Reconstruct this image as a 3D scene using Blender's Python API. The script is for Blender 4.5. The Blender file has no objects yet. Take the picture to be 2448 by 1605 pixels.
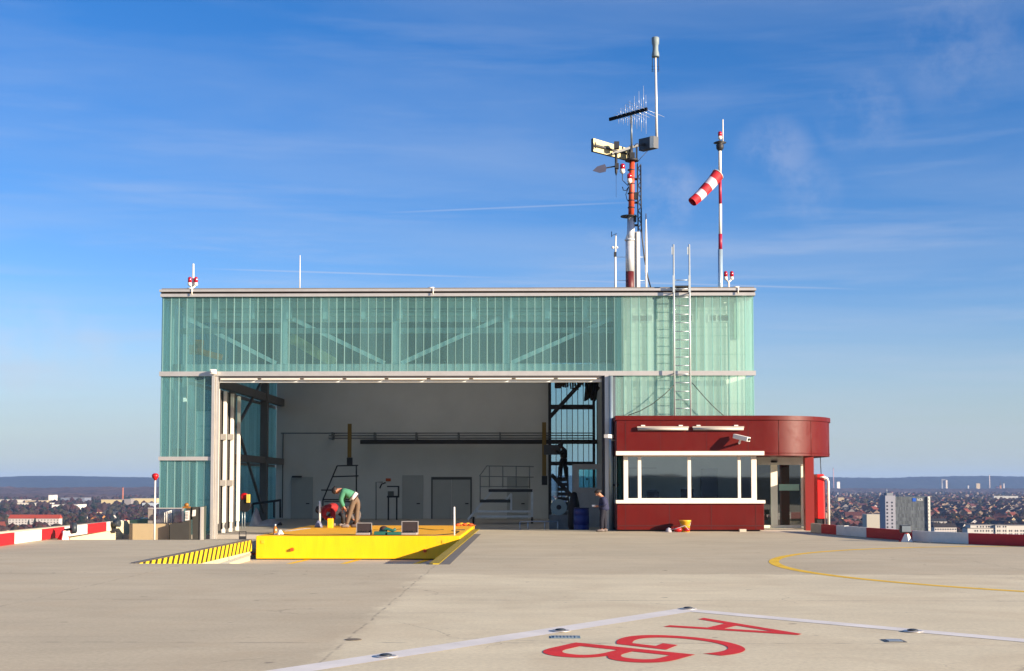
import bpy, bmesh, math, random
from mathutils import Vector, Matrix, noise
R = math.radians
random.seed(7)
S = bpy.context.scene
C = S.collection

# ------------------------------------------------------------------ camera
EYE = Vector((0, 0, 2.2)); F = 3100.0; PX, PY = 1224.0, 986.0
PITCH, YAW = R(3.12), R(0.94)
cam = bpy.data.cameras.new("camera"); cam_o = bpy.data.objects.new("camera", cam); C.objects.link(cam_o)
cam_o.location = EYE; cam_o.rotation_euler = (math.pi/2 + PITCH, 0, YAW)
cam.sensor_width = 36; cam.lens = F/2448*36; cam.shift_y = (PY-802.5)/2448
cam.clip_start = 0.2; cam.clip_end = 40000
S.camera = cam_o
ROT = cam_o.rotation_euler.to_matrix()
def ray(x, y): return ROT @ Vector(((x-PX)/F, (PY-y)/F, -1))
def P(x, y, Y):
    d = ray(x, y); t = Y/d.y
    return Vector((d.x*t, Y, EYE.z+d.z*t))
def G(x, y, z=0.0):
    d = ray(x, y); t = (z-EYE.z)/d.z
    return Vector((d.x*t, d.y*t, z))
def XX(x, Y, y=1155): return P(x, y, Y).x
def ZZ(y, Y, x=1224): return P(x, y, Y).z

# ------------------------------------------------------------------ world, sun, exposure
SUN_EL, SUN_AZ = R(14.5), R(59)            # azimuth measured from behind the camera towards the right
W = bpy.data.worlds.new("World"); S.world = W; W.use_nodes = True
nt = W.node_tree; N = nt.nodes; L = nt.links
for n in list(N): N.remove(n)
out = N.new("ShaderNodeOutputWorld"); bg = N.new("ShaderNodeBackground")
sky = N.new("ShaderNodeTexSky"); sky.sky_type = 'NISHITA'; sky.sun_disc = False
sky.sun_elevation = SUN_EL; sky.sun_rotation = math.pi - SUN_AZ
sky.altitude = 500; sky.air_density = 1.0; sky.dust_density = 0.6; sky.ozone_density = 2.2
bg.inputs[1].default_value = 0.066
hs = N.new("ShaderNodeHueSaturation"); hs.inputs['Saturation'].default_value = 1.38; hs.inputs['Value'].default_value = 1.0
L.new(sky.outputs[0], hs.inputs['Color'])
tint = N.new("ShaderNodeMix"); tint.data_type = 'RGBA'; tint.blend_type = 'MULTIPLY'; tint.inputs[0].default_value = 1
tint.inputs[7].default_value = (0.90, 0.89, 1.17, 1)
L.new(hs.outputs[0], tint.inputs[6])
tc = N.new("ShaderNodeTexCoord"); sep = N.new("ShaderNodeSeparateXYZ"); L.new(tc.outputs['Generated'], sep.inputs[0])
def wmath(op, a, b=None, clamp=False):
    m = N.new("ShaderNodeMath"); m.operation = op; m.use_clamp = clamp
    for i, v in enumerate((a, b)):
        if v is None: continue
        if isinstance(v, (int, float)): m.inputs[i].default_value = v
        else: L.new(v, m.inputs[i])
    return m.outputs[0]
# thin high cloud, laid out on a plane high above (direction divided by its height)
den = wmath('ADD', wmath('MAXIMUM', sep.outputs[2], 0.0), 0.06)
comb = N.new("ShaderNodeCombineXYZ")
L.new(wmath('DIVIDE', sep.outputs[0], den), comb.inputs[0]); L.new(wmath('DIVIDE', sep.outputs[1], den), comb.inputs[1])
mp = N.new("ShaderNodeMapping"); mp.inputs['Rotation'].default_value = (0, 0, R(12)); mp.inputs['Scale'].default_value = (0.35, 0.9, 1)
L.new(comb.outputs[0], mp.inputs[0])
nz = N.new("ShaderNodeTexNoise"); nz.inputs['Scale'].default_value = 1.1; nz.inputs['Detail'].default_value = 7; nz.inputs['Roughness'].default_value = 0.55; nz.inputs['Distortion'].default_value = 0.7
L.new(mp.outputs[0], nz.inputs['Vector'])
rp = N.new("ShaderNodeValToRGB"); rp.color_ramp.elements[0].position = 0.42; rp.color_ramp.elements[1].position = 0.8
L.new(nz.outputs[0], rp.inputs[0])
nz2 = N.new("ShaderNodeTexNoise"); nz2.inputs['Scale'].default_value = 5.5; nz2.inputs['Detail'].default_value = 6; nz2.inputs['Roughness'].default_value = 0.6
mp2 = N.new("ShaderNodeMapping"); mp2.inputs['Scale'].default_value = (1, 1, 2.2); mp2.inputs['Location'].default_value = (0.35, 0.1, 0.4); L.new(tc.outputs['Generated'], mp2.inputs[0]); L.new(mp2.outputs[0], nz2.inputs['Vector'])
rp2 = N.new("ShaderNodeValToRGB"); rp2.color_ramp.elements[0].position = 0.66; rp2.color_ramp.elements[1].position = 0.86
L.new(nz2.outputs[0], rp2.inputs[0])
cfac = wmath('ADD', wmath('MULTIPLY', rp.outputs[0], 0.30), wmath('MULTIPLY', rp2.outputs[0], 0.4), True)
cl = N.new("ShaderNodeMix"); cl.data_type = 'RGBA'
L.new(cfac, cl.inputs[0]); L.new(tint.outputs[2], cl.inputs[6]); cl.inputs[7].default_value = (3.6, 4.2, 5.2, 1)

def vdot(v):
    q = N.new("ShaderNodeVectorMath"); q.operation = 'DOT_PRODUCT'; L.new(tc.outputs['Generated'], q.inputs[0]); q.inputs[1].default_value = v; return q.outputs['Value']
def smooth(v, a, b, c, d):
    q = N.new("ShaderNodeMapRange"); q.interpolation_type = 'SMOOTHSTEP'; L.new(v, q.inputs[0])
    for i, w in enumerate((a, b, c, d)): q.inputs[i+1].default_value = w
    return q.outputs[0]
nz3 = N.new("ShaderNodeTexNoise"); nz3.inputs['Scale'].default_value = 22; nz3.inputs['Detail'].default_value = 7; nz3.inputs['Roughness'].default_value = 0.62; L.new(tc.outputs['Generated'], nz3.inputs['Vector'])
puff = None                                  # a few small loose cumulus scraps, each a direction in the sky
for px, py, sz, am in ((1850, 372, .021, .36), (1590, 468, .019, .5), (1930, 455, .018, .28), (2060, 272, .022, .3), (2290, 110, .034, .24), (60, 850, .03, .5), (200, 850, .02, .35), (1560, 565, .02, .25)):
    d_ = ray(px, py).normalized(); m_ = wmath('MULTIPLY', smooth(vdot(d_), math.cos(sz*1.7), 1.0, 0, am*.62), smooth(nz3.outputs[0], .38, .72, 0, 1), True)
    puff = m_ if puff is None else wmath('MAXIMUM', puff, m_)
for (a_, b_, am) in (((560, 645), (1120, 662), .30), ((1020, 505), (1420, 488), .22), ((1380, 672), (2000, 690), .28)):       # vapour trails
    da, db = ray(*a_).normalized(), ray(*b_).normalized(); nn_ = da.cross(db).normalized(); mid = (da+db).normalized()
    band_ = smooth(wmath('ABSOLUTE', vdot(nn_)), 0, .0011, am, 0); ext_ = smooth(vdot(mid), mid.dot(da)-.004, 1.0, 0, 1)
    puff = wmath('MAXIMUM', puff, wmath('MULTIPLY', band_, ext_))
cl2 = N.new("ShaderNodeMix"); cl2.data_type = 'RGBA'; L.new(puff, cl2.inputs[0]); L.new(cl.outputs[2], cl2.inputs[6]); cl2.inputs[7].default_value = (4.6, 4.7, 5.4, 1)
mp4 = N.new("ShaderNodeMapping"); mp4.inputs['Scale'].default_value = (2.2, 2.2, 26); mp4.inputs['Location'].default_value = (1.3, 0, .4); L.new(tc.outputs['Generated'], mp4.inputs[0])
nz4 = N.new("ShaderNodeTexNoise"); nz4.inputs['Scale'].default_value = 2.0; nz4.inputs['Detail'].default_value = 6; nz4.inputs['Roughness'].default_value = .6; L.new(mp4.outputs[0], nz4.inputs['Vector'])
low = wmath('MULTIPLY', smooth(nz4.outputs[0], .46, .80, 0, .34), wmath('MULTIPLY', smooth(sep.outputs[2], .0, .06, 0, 1), smooth(sep.outputs[2], .12, .30, 1, 0.35)))
cl3 = N.new("ShaderNodeMix"); cl3.data_type = 'RGBA'; L.new(low, cl3.inputs[0]); L.new(cl2.outputs[2], cl3.inputs[6]); cl3.inputs[7].default_value = (3.7, 4.2, 5.3, 1)
hzn = N.new("ShaderNodeMix"); hzn.data_type = 'RGBA'; L.new(smooth(sep.outputs[2], -.02, .15, .88, 0), hzn.inputs[0]); L.new(cl3.outputs[2], hzn.inputs[6]); hzn.inputs[7].default_value = (3.1, 3.8, 4.3, 1)
L.new(hzn.outputs[2], bg.inputs[0]); L.new(bg.outputs[0], out.inputs[0])

sun = bpy.data.lights.new("sun", 'SUN'); sun.energy = 5.0; sun.angle = R(0.5); sun.color = (1.0, 0.83, 0.64)
sun_o = bpy.data.objects.new("sun", sun); C.objects.link(sun_o)
SD = Vector((math.sin(SUN_AZ)*math.cos(SUN_EL), -math.cos(SUN_AZ)*math.cos(SUN_EL), math.sin(SUN_EL)))
sun_o.rotation_euler = SD.to_track_quat('Z', 'Y').to_euler()
S.view_settings.view_transform = 'Standard'; S.view_settings.look = 'None'; S.view_settings.exposure = 1.2; S.view_settings.gamma = 1
S.render.engine = 'CYCLES'
S.cycles.max_bounces = 8; S.cycles.transparent_max_bounces = 24; S.cycles.volume_bounces = 0; S.cycles.volume_step_rate = 8
try: S.cycles.use_denoising = True
except Exception: pass

# ------------------------------------------------------------------ helpers
def lin(h):
    h = h.lstrip('#'); v = [int(h[i:i+2], 16)/255 for i in (0, 2, 4)]
    return tuple((c/12.92 if c <= .04045 else ((c+.055)/1.055)**2.4) for c in v) + (1,)
MATS = {}
def mat(name, col, rough=.6, metal=0, var=.12, scale=3.0, bump=0.0, spec=.5, em=None, coat=0, bscale=None):
    if name in MATS: return MATS[name]
    m = bpy.data.materials.new(name); m.use_nodes = True; n = m.node_tree.nodes; l = m.node_tree.links
    b = n['Principled BSDF']; b.inputs['Roughness'].default_value = rough; b.inputs['Metallic'].default_value = metal
    b.inputs['Specular IOR Level'].default_value = spec; b.inputs['Coat Weight'].default_value = coat
    col = lin(col) if isinstance(col, str) else tuple(col)+(1,)*(4-len(col))
    t = n.new("ShaderNodeTexCoord"); z = n.new("ShaderNodeTexNoise"); z.inputs['Scale'].default_value = scale; z.inputs['Detail'].default_value = 6; z.inputs['Roughness'].default_value = .65
    l.new(t.outputs['Object'], z.inputs['Vector'])
    r = n.new("ShaderNodeMapRange"); r.inputs[1].default_value = .25; r.inputs[2].default_value = .75; r.inputs[3].default_value = 1-var; r.inputs[4].default_value = 1+var
    l.new(z.outputs[0], r.inputs[0])
    x = n.new("ShaderNodeMix"); x.data_type = 'RGBA'; x.blend_type = 'MULTIPLY'; x.inputs[0].default_value = 1; x.inputs[6].default_value = col
    l.new(r.outputs[0], x.inputs[7]); l.new(x.outputs[2], b.inputs['Base Color'])
    if bump:
        z2 = n.new("ShaderNodeTexNoise"); z2.inputs['Scale'].default_value = bscale or scale*4; z2.inputs['Detail'].default_value = 4
        l.new(t.outputs['Object'], z2.inputs['Vector'])
        bp = n.new("ShaderNodeBump"); bp.inputs['Strength'].default_value = bump; bp.inputs['Distance'].default_value = .02
        l.new(z2.outputs[0], bp.inputs['Height']); l.new(bp.outputs[0], b.inputs['Normal'])
    if em: b.inputs['Emission Color'].default_value = lin(em); b.inputs['Emission Strength'].default_value = 1
    MATS[name] = m; return m

class MB:
    def __init__(s): s.v = []; s.f = []; s.m = []; s.sm = []
    def add(s, vs, fs, m=0, smooth=False):
        o = len(s.v); s.v += [Vector(v) for v in vs]
        for f in fs: s.f.append([o+i for i in f]); s.m.append(m); s.sm.append(smooth)
        return s
    def box(s, x0, x1, y0, y1, z0, z1, m=0):
        if x0 > x1: x0, x1 = x1, x0
        if y0 > y1: y0, y1 = y1, y0
        if z0 > z1: z0, z1 = z1, z0
        vs = [(x0,y0,z0),(x1,y0,z0),(x1,y1,z0),(x0,y1,z0),(x0,y0,z1),(x1,y0,z1),(x1,y1,z1),(x0,y1,z1)]
        return s.add(vs, [(0,3,2,1),(4,5,6,7),(0,1,5,4),(1,2,6,5),(2,3,7,6),(3,0,4,7)], m)
    def bar(s, a, b, w, h=None, m=0, up=(0,0,1)):
        a, b = Vector(a), Vector(b); h = h or w; d = (b-a).normalized(); u = Vector(up)
        if abs(d.dot(u)) > .98: u = Vector((0,1,0))
        r = d.cross(u).normalized(); u = r.cross(d).normalized()
        vs = [p + r*sx*w/2 + u*sz*h/2 for p in (a, b) for sx, sz in ((-1,-1),(1,-1),(1,1),(-1,1))]
        return s.add(vs, [(3,2,1,0),(4,5,6,7),(0,1,5,4),(1,2,6,5),(2,3,7,6),(3,0,4,7)], m)
    def tube(s, a, b, r0, r1=None, n=10, m=0, cap=True):
        return s.path([a, b], [r0, r0 if r1 is None else r1], n, m, cap)
    def path(s, pts, rs, n=8, m=0, cap=True):
        pts = [Vector(p) for p in pts]
        if isinstance(rs, (int, float)): rs = [rs]*len(pts)
        vs = []; prev = None
        for i, p in enumerate(pts):
            d = (pts[min(i+1, len(pts)-1)] - pts[max(i-1, 0)]).normalized()
            if prev is None:
                u = Vector((0,0,1)) if abs(d.z) < .9 else Vector((0,1,0))
                r = d.cross(u).normalized()
            else: r = (prev - d*prev.dot(d)).normalized()
            prev = r; u = r.cross(d)
            for k in range(n):
                a = 2*math.pi*k/n; vs.append(p + (r*math.cos(a)+u*math.sin(a))*rs[i])
        fs = []
        for i in range(len(pts)-1):
            for k in range(n): fs.append((i*n+k, i*n+(k+1)%n, (i+1)*n+(k+1)%n, (i+1)*n+k))
        s.add(vs, fs, m, True)
        if cap:
            o = len(s.v)-len(vs)
            s.f.append([o+k for k in range(n)][::-1]); s.m.append(m); s.sm.append(False)
            s.f.append([o+(len(pts)-1)*n+k for k in range(n)]); s.m.append(m); s.sm.append(False)
        return s
    def lathe(s, c, prof, n=14, m=0):      # prof [(r,z)]
        vs = [(c[0]+r*math.cos(2*math.pi*k/n), c[1]+r*math.sin(2*math.pi*k/n), c[2]+z) for r, z in prof for k in range(n)]
        fs = [(i*n+k, i*n+(k+1)%n, (i+1)*n+(k+1)%n, (i+1)*n+k) for i in range(len(prof)-1) for k in range(n)]
        s.add(vs, fs, m, n > 6); o = len(s.v)-len(vs)
        s.f.append([o+k for k in range(n)][::-1]); s.m.append(m); s.sm.append(False)
        s.f.append([o+(len(prof)-1)*n+k for k in range(n)]); s.m.append(m); s.sm.append(False)
        return s
    def ball(s, c, r, m=0, n=10, sc=(1,1,1)):
        prof = [(max(.001, r*math.sin(math.pi*i/8)), -r*math.cos(math.pi*i/8)) for i in range(9)]
        o = len(s.v); s.lathe((0,0,0), prof, n, m)
        for i in range(o, len(s.v)): v = s.v[i]; s.v[i] = Vector((v.x*sc[0]+c[0], v.y*sc[1]+c[1], v.z*sc[2]+c[2]))
        return s
    def prism(s, poly, z0, z1, m=0, ms=None):     # poly CCW in plan
        n = len(poly); vs = [(x, y, z0) for x, y in poly]+[(x, y, z1) for x, y in poly]
        s.add(vs, [tuple(range(n))[::-1], tuple(range(n, 2*n))], m)
        o = len(s.v); s.v += [Vector(v) for v in vs]
        for k in range(n): s.f.append([o+k, o+(k+1)%n, o+n+(k+1)%n, o+n+k]); s.m.append(m if ms is None else ms); s.sm.append(False)
        return s
    def slab(s, pts, th, m=0):                # polygon of 3D points given thickness along +normal
        pts = [Vector(p) for p in pts]; nn = (pts[1]-pts[0]).cross(pts[2]-pts[1]).normalized()*th; n = len(pts)
        s.add(pts+[p+nn for p in pts], [tuple(range(n))[::-1], tuple(range(n, 2*n))]+[(k, (k+1)%n, n+(k+1)%n, n+k) for k in range(n)], m)
        return s
    def build(s, name, mats, parent=None, loc=None, kind=None, label=None, bevel=0):
        off = Vector((0,0,0)); p = parent
        while p is not None: off += p.location; p = p.parent
        if loc is not None: off += Vector(loc)
        me = bpy.data.meshes.new(name); me.from_pydata([v-off for v in s.v], [], s.f)
        for mm in (mats if isinstance(mats, (list, tuple)) else [mats]): me.materials.append(mm)
        me.polygons.foreach_set('material_index', s.m); me.polygons.foreach_set('use_smooth', s.sm); me.update()
        o = bpy.data.objects.new(name, me); C.objects.link(o)
        if loc is not None: o.location = loc
        if parent: o.parent = parent
        if kind: o['kind'] = kind
        if label: o['label'] = label
        if bevel:
            b = o.modifiers.new('bevel', 'BEVEL'); b.width = bevel; b.segments = 2; b.limit_method = 'ANGLE'
        return o
def tag(o, label, cat, group=None, kind=None):
    o['label'] = label; o['category'] = cat
    if group: o['group'] = group
    if kind: o['kind'] = kind
    return o
def thing(name, loc, label, cat, group=None):
    o = bpy.data.objects.new(name, None); C.objects.link(o); o.location = loc; o.empty_display_size = .2
    return tag(o, label, cat, group)

# ------------------------------------------------------------------ materials
def nodes_of(name):
    m = bpy.data.materials.new(name); m.use_nodes = True; MATS[name] = m
    return m, m.node_tree.nodes, m.node_tree.links, m.node_tree.nodes['Principled BSDF']
def M2(n, l, op, a, b=None, clamp=False):
    q = n.new("ShaderNodeMath"); q.operation = op; q.use_clamp = clamp
    for i, v in enumerate((a, b)):
        if v is None: continue
        if isinstance(v, (int, float)): q.inputs[i].default_value = v
        else: l.new(v, q.inputs[i])
    return q.outputs[0]
def mixc(n, l, f, a, b, mode='MIX'):
    x = n.new("ShaderNodeMix"); x.data_type = 'RGBA'; x.blend_type = mode
    for i, v in ((0, f), (6, a), (7, b)):
        if isinstance(v, (int, float)): x.inputs[i].default_value = v if i == 0 else (v, v, v, 1)
        elif isinstance(v, tuple): x.inputs[i].default_value = v
        else: l.new(v, x.inputs[i])
    return x.outputs[2]
def noise_n(n, l, vec, scale, detail=5, rough=.6, dist=0):
    z = n.new("ShaderNodeTexNoise"); z.inputs['Scale'].default_value = scale; z.inputs['Detail'].default_value = detail
    z.inputs['Roughness'].default_value = rough; z.inputs['Distortion'].default_value = dist; l.new(vec, z.inputs['Vector']); return z.outputs[0]
def rng(n, l, v, a, b, c, d):
    r = n.new("ShaderNodeMapRange"); l.new(v, r.inputs[0])
    for i, q in enumerate((a, b, c, d)): r.inputs[i+1].default_value = q
    return r.outputs[0]

def deck_mat():
    m, n, l, b = nodes_of("deck_concrete")
    t = n.new("ShaderNodeTexCoord"); s = n.new("ShaderNodeSeparateXYZ"); l.new(t.outputs['Object'], s.inputs[0])
    mp = n.new("ShaderNodeMapping"); mp.inputs['Scale'].default_value = (.25, 1, 1); l.new(t.outputs['Object'], mp.inputs[0])
    big = noise_n(n, l, t.outputs['Object'], .22, 5, .6, .6); streak = noise_n(n, l, mp.outputs[0], .9, 6, .65, .3)
    fine = noise_n(n, l, t.outputs['Object'], 14, 6, .7); wob = noise_n(n, l, t.outputs['Object'], 1.2, 4, .6)
    w = rng(n, l, wob, .3, .7, -.22, .22)
    # newer, paler pour: right of x=-2.6 and nearer than y=31.5
    fx = rng(n, l, M2(n, l, 'ADD', s.outputs[0], w), -2.8, -2.45, 0, 1)
    fy = rng(n, l, M2(n, l, 'ADD', s.outputs[1], w), 31.2, 31.8, 1, 0)
    pour = M2(n, l, 'MULTIPLY', fx, fy)
    base = mixc(n, l, pour, lin('#bdb194'), lin('#d3c8a8'))
    c = mixc(n, l, 1, base, rng(n, l, big, .3, .7, .90, 1.08), 'MULTIPLY')
    c = mixc(n, l, 1, c, rng(n, l, streak, .3, .7, .93, 1.06), 'MULTIPLY')
    c = mixc(n, l, 1, c, rng(n, l, fine, .3, .7, .86, 1.12), 'MULTIPLY')
    warm = noise_n(n, l, t.outputs['Object'], .5, 3, .5, 1)
    c = mixc(n, l, rng(n, l, warm, .45, .75, 0, .35), c, lin('#b3a080'))
    # joints every 5 m in y and at the pours, thin and faint
    def joint(coord, pos, wd):
        d = M2(n, l, 'ABSOLUTE', M2(n, l, 'SUBTRACT', coord, pos)); return rng(n, l, d, 0, wd, 1, 0)
    wj = rng(n, l, noise_n(n, l, t.outputs['Object'], .8, 2, .5), .3, .7, -.03, .03)
    sx = M2(n, l, 'ADD', s.outputs[0], wj); sy = M2(n, l, 'ADD', s.outputs[1], wj)
    j = joint(sx, -2.62, .035)
    for pos in (18.0, 24.5, 31.5, 38.0, 44.5, 51.0): j = M2(n, l, 'MAXIMUM', j, joint(sy, pos, .05))
    for pos in (-9.5, 12.4): j = M2(n, l, 'MAXIMUM', j, joint(sx, pos, .03))
    brk = rng(n, l, noise_n(n, l, t.outputs['Object'], 2.3, 3, .6), .42, .6, 0, 1)
    c = mixc(n, l, M2(n, l, 'MULTIPLY', M2(n, l, 'MULTIPLY', j, brk), .75), c, lin('#6f665c'))
    st = noise_n(n, l, t.outputs['Object'], .33, 6, .75, 1.5)
    c = mixc(n, l, rng(n, l, st, .62, .72, 0, .30), c, lin('#8a7e70'))
    # hairline cracks, tyre smears and drips
    vo = n.new("ShaderNodeTexVoronoi"); vo.feature = 'DISTANCE_TO_EDGE'; vo.inputs['Scale'].default_value = .16; va = n.new("ShaderNodeVectorMath"); va.operation = 'ADD'; nv = n.new("ShaderNodeTexNoise"); nv.inputs['Scale'].default_value = .9; nv.inputs['Detail'].default_value = 5; l.new(t.outputs['Object'], nv.inputs['Vector'])
    l.new(t.outputs['Object'], va.inputs[0]); l.new(nv.outputs['Color'], va.inputs[1]); l.new(va.outputs[0], vo.inputs['Vector'])
    ck = M2(n, l, 'MULTIPLY', rng(n, l, vo.outputs['Distance'], 0, .0028, 1, 0), rng(n, l, noise_n(n, l, t.outputs['Object'], .35, 2, .5), .48, .6, 0, 1))
    c = mixc(n, l, M2(n, l, 'MULTIPLY', ck, .5), c, lin('#6a6055'))
    dots = noise_n(n, l, t.outputs['Object'], 2.6, 2, .4); c = mixc(n, l, rng(n, l, dots, .735, .78, 0, .55), c, lin('#62594e'))
    mpt = n.new("ShaderNodeMapping"); mpt.inputs['Scale'].default_value = (.12, 2.0, 1); mpt.inputs['Rotation'].default_value = (0, 0, .12); l.new(t.outputs['Object'], mpt.inputs[0])
    ty = noise_n(n, l, mpt.outputs[0], 1.2, 4, .6, .2); c = mixc(n, l, rng(n, l, ty, .60, .72, 0, .22), c, lin('#8f8373'))
    l.new(c, b.inputs['Base Color']); b.inputs['Roughness'].default_value = .85
    bp = n.new("ShaderNodeBump"); bp.inputs['Strength'].default_value = .35; bp.inputs['Distance'].default_value = .01; l.new(fine, bp.inputs['Height']); l.new(bp.outputs[0], b.inputs['Normal'])
    return m
def stripe_mat(name, period, slant, axis=2, ca='#e8c51c', cb='#2c2415'):
    m, n, l, b = nodes_of(name)
    g = n.new("ShaderNodeNewGeometry"); s = n.new("ShaderNodeSeparateXYZ"); l.new(g.outputs['Position'], s.inputs[0])
    v = M2(n, l, 'ADD', s.outputs[1], M2(n, l, 'MULTIPLY', s.outputs[axis], slant))
    fr = M2(n, l, 'FRACT', M2(n, l, 'DIVIDE', M2(n, l, 'ADD', v, 100), period))
    c = mixc(n, l, M2(n, l, 'GREATER_THAN', fr, .45), lin(cb), lin(ca))
    t = n.new("ShaderNodeTexCoord"); c = mixc(n, l, 1, c, rng(n, l, noise_n(n, l, t.outputs['Object'], 9), .3, .7, .8, 1.1), 'MULTIPLY')
    l.new(c, b.inputs['Base Color']); b.inputs['Roughness'].default_value = .5; return m
def uglass(name, body, tcol, opaque, refl=.10, tl=.4):
    m = bpy.data.materials.new(name); m.use_nodes = True; MATS[name] = m; n = m.node_tree.nodes; l = m.node_tree.links; n.clear()
    o = n.new("ShaderNodeOutputMaterial"); t = n.new("ShaderNodeBsdfTransparent"); t.inputs[0].default_value = tcol+(1,)
    d = n.new("ShaderNodeBsdfDiffuse"); tr = n.new("ShaderNodeBsdfTranslucent"); g = n.new("ShaderNodeBsdfGlossy"); g.inputs['Roughness'].default_value = .12
    tc_ = n.new("ShaderNodeTexCoord"); mp_ = n.new("ShaderNodeMapping"); mp_.inputs['Scale'].default_value = (.9, .9, .05); l.new(tc_.outputs['Object'], mp_.inputs[0])
    nzv = noise_n(n, l, mp_.outputs[0], 1.0, 3, .6)
    gi = n.new("ShaderNodeNewGeometry"); isl = gi.outputs['Random Per Island']
    c = mixc(n, l, 1, body+(1,), rng(n, l, nzv, .3, .7, .92, 1.08), 'MULTIPLY'); c = mixc(n, l, 1, c, rng(n, l, isl, 0, 1, .86, 1.12), 'MULTIPLY')
    l.new(c, d.inputs[0]); l.new(c, tr.inputs[0])
    x1 = n.new("ShaderNodeMixShader"); x1.inputs[0].default_value = tl; l.new(d.outputs[0], x1.inputs[1]); l.new(tr.outputs[0], x1.inputs[2])
    x2 = n.new("ShaderNodeMixShader"); l.new(M2(n, l, 'ADD', rng(n, l, nzv, .3, .7, opaque-.02, opaque+.03), rng(n, l, isl, 0, 1, -.025, .045)), x2.inputs[0]); l.new(t.outputs[0], x2.inputs[1]); l.new(x1.outputs[0], x2.inputs[2])
    lw = n.new("ShaderNodeFresnel"); lw.inputs[0].default_value = 1.5
    x3 = n.new("ShaderNodeMixShader"); l.new(M2(n, l, 'MULTIPLY', lw.outputs[0], refl*12, True), x3.inputs[0]); l.new(x2.outputs[0], x3.inputs[1]); l.new(g.outputs[0], x3.inputs[2])
    l.new(x3.outputs[0], o.inputs[0]); return m
def clear_glass(name, tcol, refl=1.6, rough=.02):
    m = bpy.data.materials.new(name); m.use_nodes = True; MATS[name] = m; n = m.node_tree.nodes; l = m.node_tree.links; n.clear()
    o = n.new("ShaderNodeOutputMaterial"); t = n.new("ShaderNodeBsdfTransparent"); t.inputs[0].default_value = tcol+(1,)
    g = n.new("ShaderNodeBsdfGlossy"); g.inputs['Roughness'].default_value = rough
    lw = n.new("ShaderNodeFresnel"); lw.inputs[0].default_value = 1.5
    x3 = n.new("ShaderNodeMixShader"); l.new(M2(n, l, 'MULTIPLY', lw.outputs[0], refl, True), x3.inputs[0]); l.new(t.outputs[0], x3.inputs[1]); l.new(g.outputs[0], x3.inputs[2])
    l.new(x3.outputs[0], o.inputs[0]); return m

DECK = deck_mat()
STRIPE = stripe_mat("hazard_stripe", .60, -.75, 2); STRIPE2 = stripe_mat("hazard_stripe_flat", .30, 1.0, 0, '#c9ad22', '#3a3520')
CONC = mat("concrete_pale", '#b8ae9c', .9, 0, .14, 1.3, .3); CONC_D = mat("concrete_grey", '#8f8a80', .9, 0, .15, 1.1, .3)
FLOORM = mat("hangar_floor_paint", '#a39c90', .7, 0, .1, .8)
ALU = mat("brushed_aluminium", '#c9c4bc', .38, .55, .08, 2); ALU_D = mat("dark_aluminium", '#5d5a58', .5, .4, .1, 2)
STEEL = mat("galvanised_steel", '#aab4b8', .4, .6, .12, 6); STEELP = mat("painted_steel_pale", '#dde3e2', .6, 0, .08, 2)
STEEL_DK = mat("dark_steel", '#27292d', .6, .1, .12, 3); BLACK = mat("black_plastic", '#17171a', .5, 0, .1)
WHITE = mat("white_paint", '#e4dfd4', .45, 0, .05, 4); CREAM = mat("cream_frame", '#e6dccb', .4, 0, .05, 4)
REDB = mat("bright_red", '#b00f16', .4, 0, .08, 3)
REDBAR = mat("barrier_red", '#b81a24', .55, 0, .12, 3); WHBAR = mat("barrier_white", '#d8d4cc', .55, 0, .10, 3, .1)
def worn(name, col, dirt, rough):
    m, n, l, b = nodes_of(name); t = n.new("ShaderNodeTexCoord"); g = n.new("ShaderNodeMapping"); g.inputs['Scale'].default_value = (3, 3, .5); l.new(t.outputs['Object'], g.inputs[0])
    a = noise_n(n, l, g.outputs[0], 1.6, 6, .7, .4); d = noise_n(n, l, t.outputs['Object'], 2.2, 7, .72, .8); f_ = noise_n(n, l, t.outputs['Object'], 22, 4, .7)
    c = mixc(n, l, 1, lin(col), rng(n, l, a, .3, .7, .90, 1.05), 'MULTIPLY')
    c = mixc(n, l, rng(n, l, d, .60, .72, 0, .35), c, lin(dirt)); c = mixc(n, l, rng(n, l, f_, .70, .76, 0, .5), c, lin(dirt))
    l.new(c, b.inputs['Base Color']); l.new(rng(n, l, d, .3, .7, rough-.08, rough+.15), b.inputs['Roughness']); return m
REDP = worn("kiosk_red", '#5a0e08', '#4c130c', .40); REDP.node_tree.nodes['Principled BSDF'].inputs['Specular IOR Level'].default_value = .25
YEL = worn("platform_yellow", '#efbc00', '#a8842a', .4); YELTOP = worn("platform_top_amber", '#f8b41c', '#93702c', .6)
def paint(name, col, lo=.30, hi=.42):
    m, n, l, b = nodes_of(name); t = n.new("ShaderNodeTexCoord"); a = noise_n(n, l, t.outputs['Object'], 9, 8, .8, .3); d = noise_n(n, l, t.outputs['Object'], 1.3, 4, .6)
    c = mixc(n, l, 1, lin(col), rng(n, l, d, .3, .7, .84, 1.04), 'MULTIPLY'); l.new(c, b.inputs['Base Color']); b.inputs['Roughness'].default_value = .7
    tr = n.new("ShaderNodeBsdfTransparent"); mx = n.new("ShaderNodeMixShader"); l.new(rng(n, l, M2(n, l, 'ADD', a, M2(n, l, 'MULTIPLY', M2(n, l, 'SUBTRACT', d, .5), .35)), lo, hi, .25, 1), mx.inputs[0]); l.new(tr.outputs[0], mx.inputs[1]); l.new(b.outputs[0], mx.inputs[2])
    l.new(mx.outputs[0], n['Material Output'].inputs[0]); return m
YELMARK = paint("marking_yellow", '#ecc022'); WHMARK = paint("marking_white", '#e4e0d8', .24, .36); REDMARK = paint("marking_red", '#d81c14', .26, .36)
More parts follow.
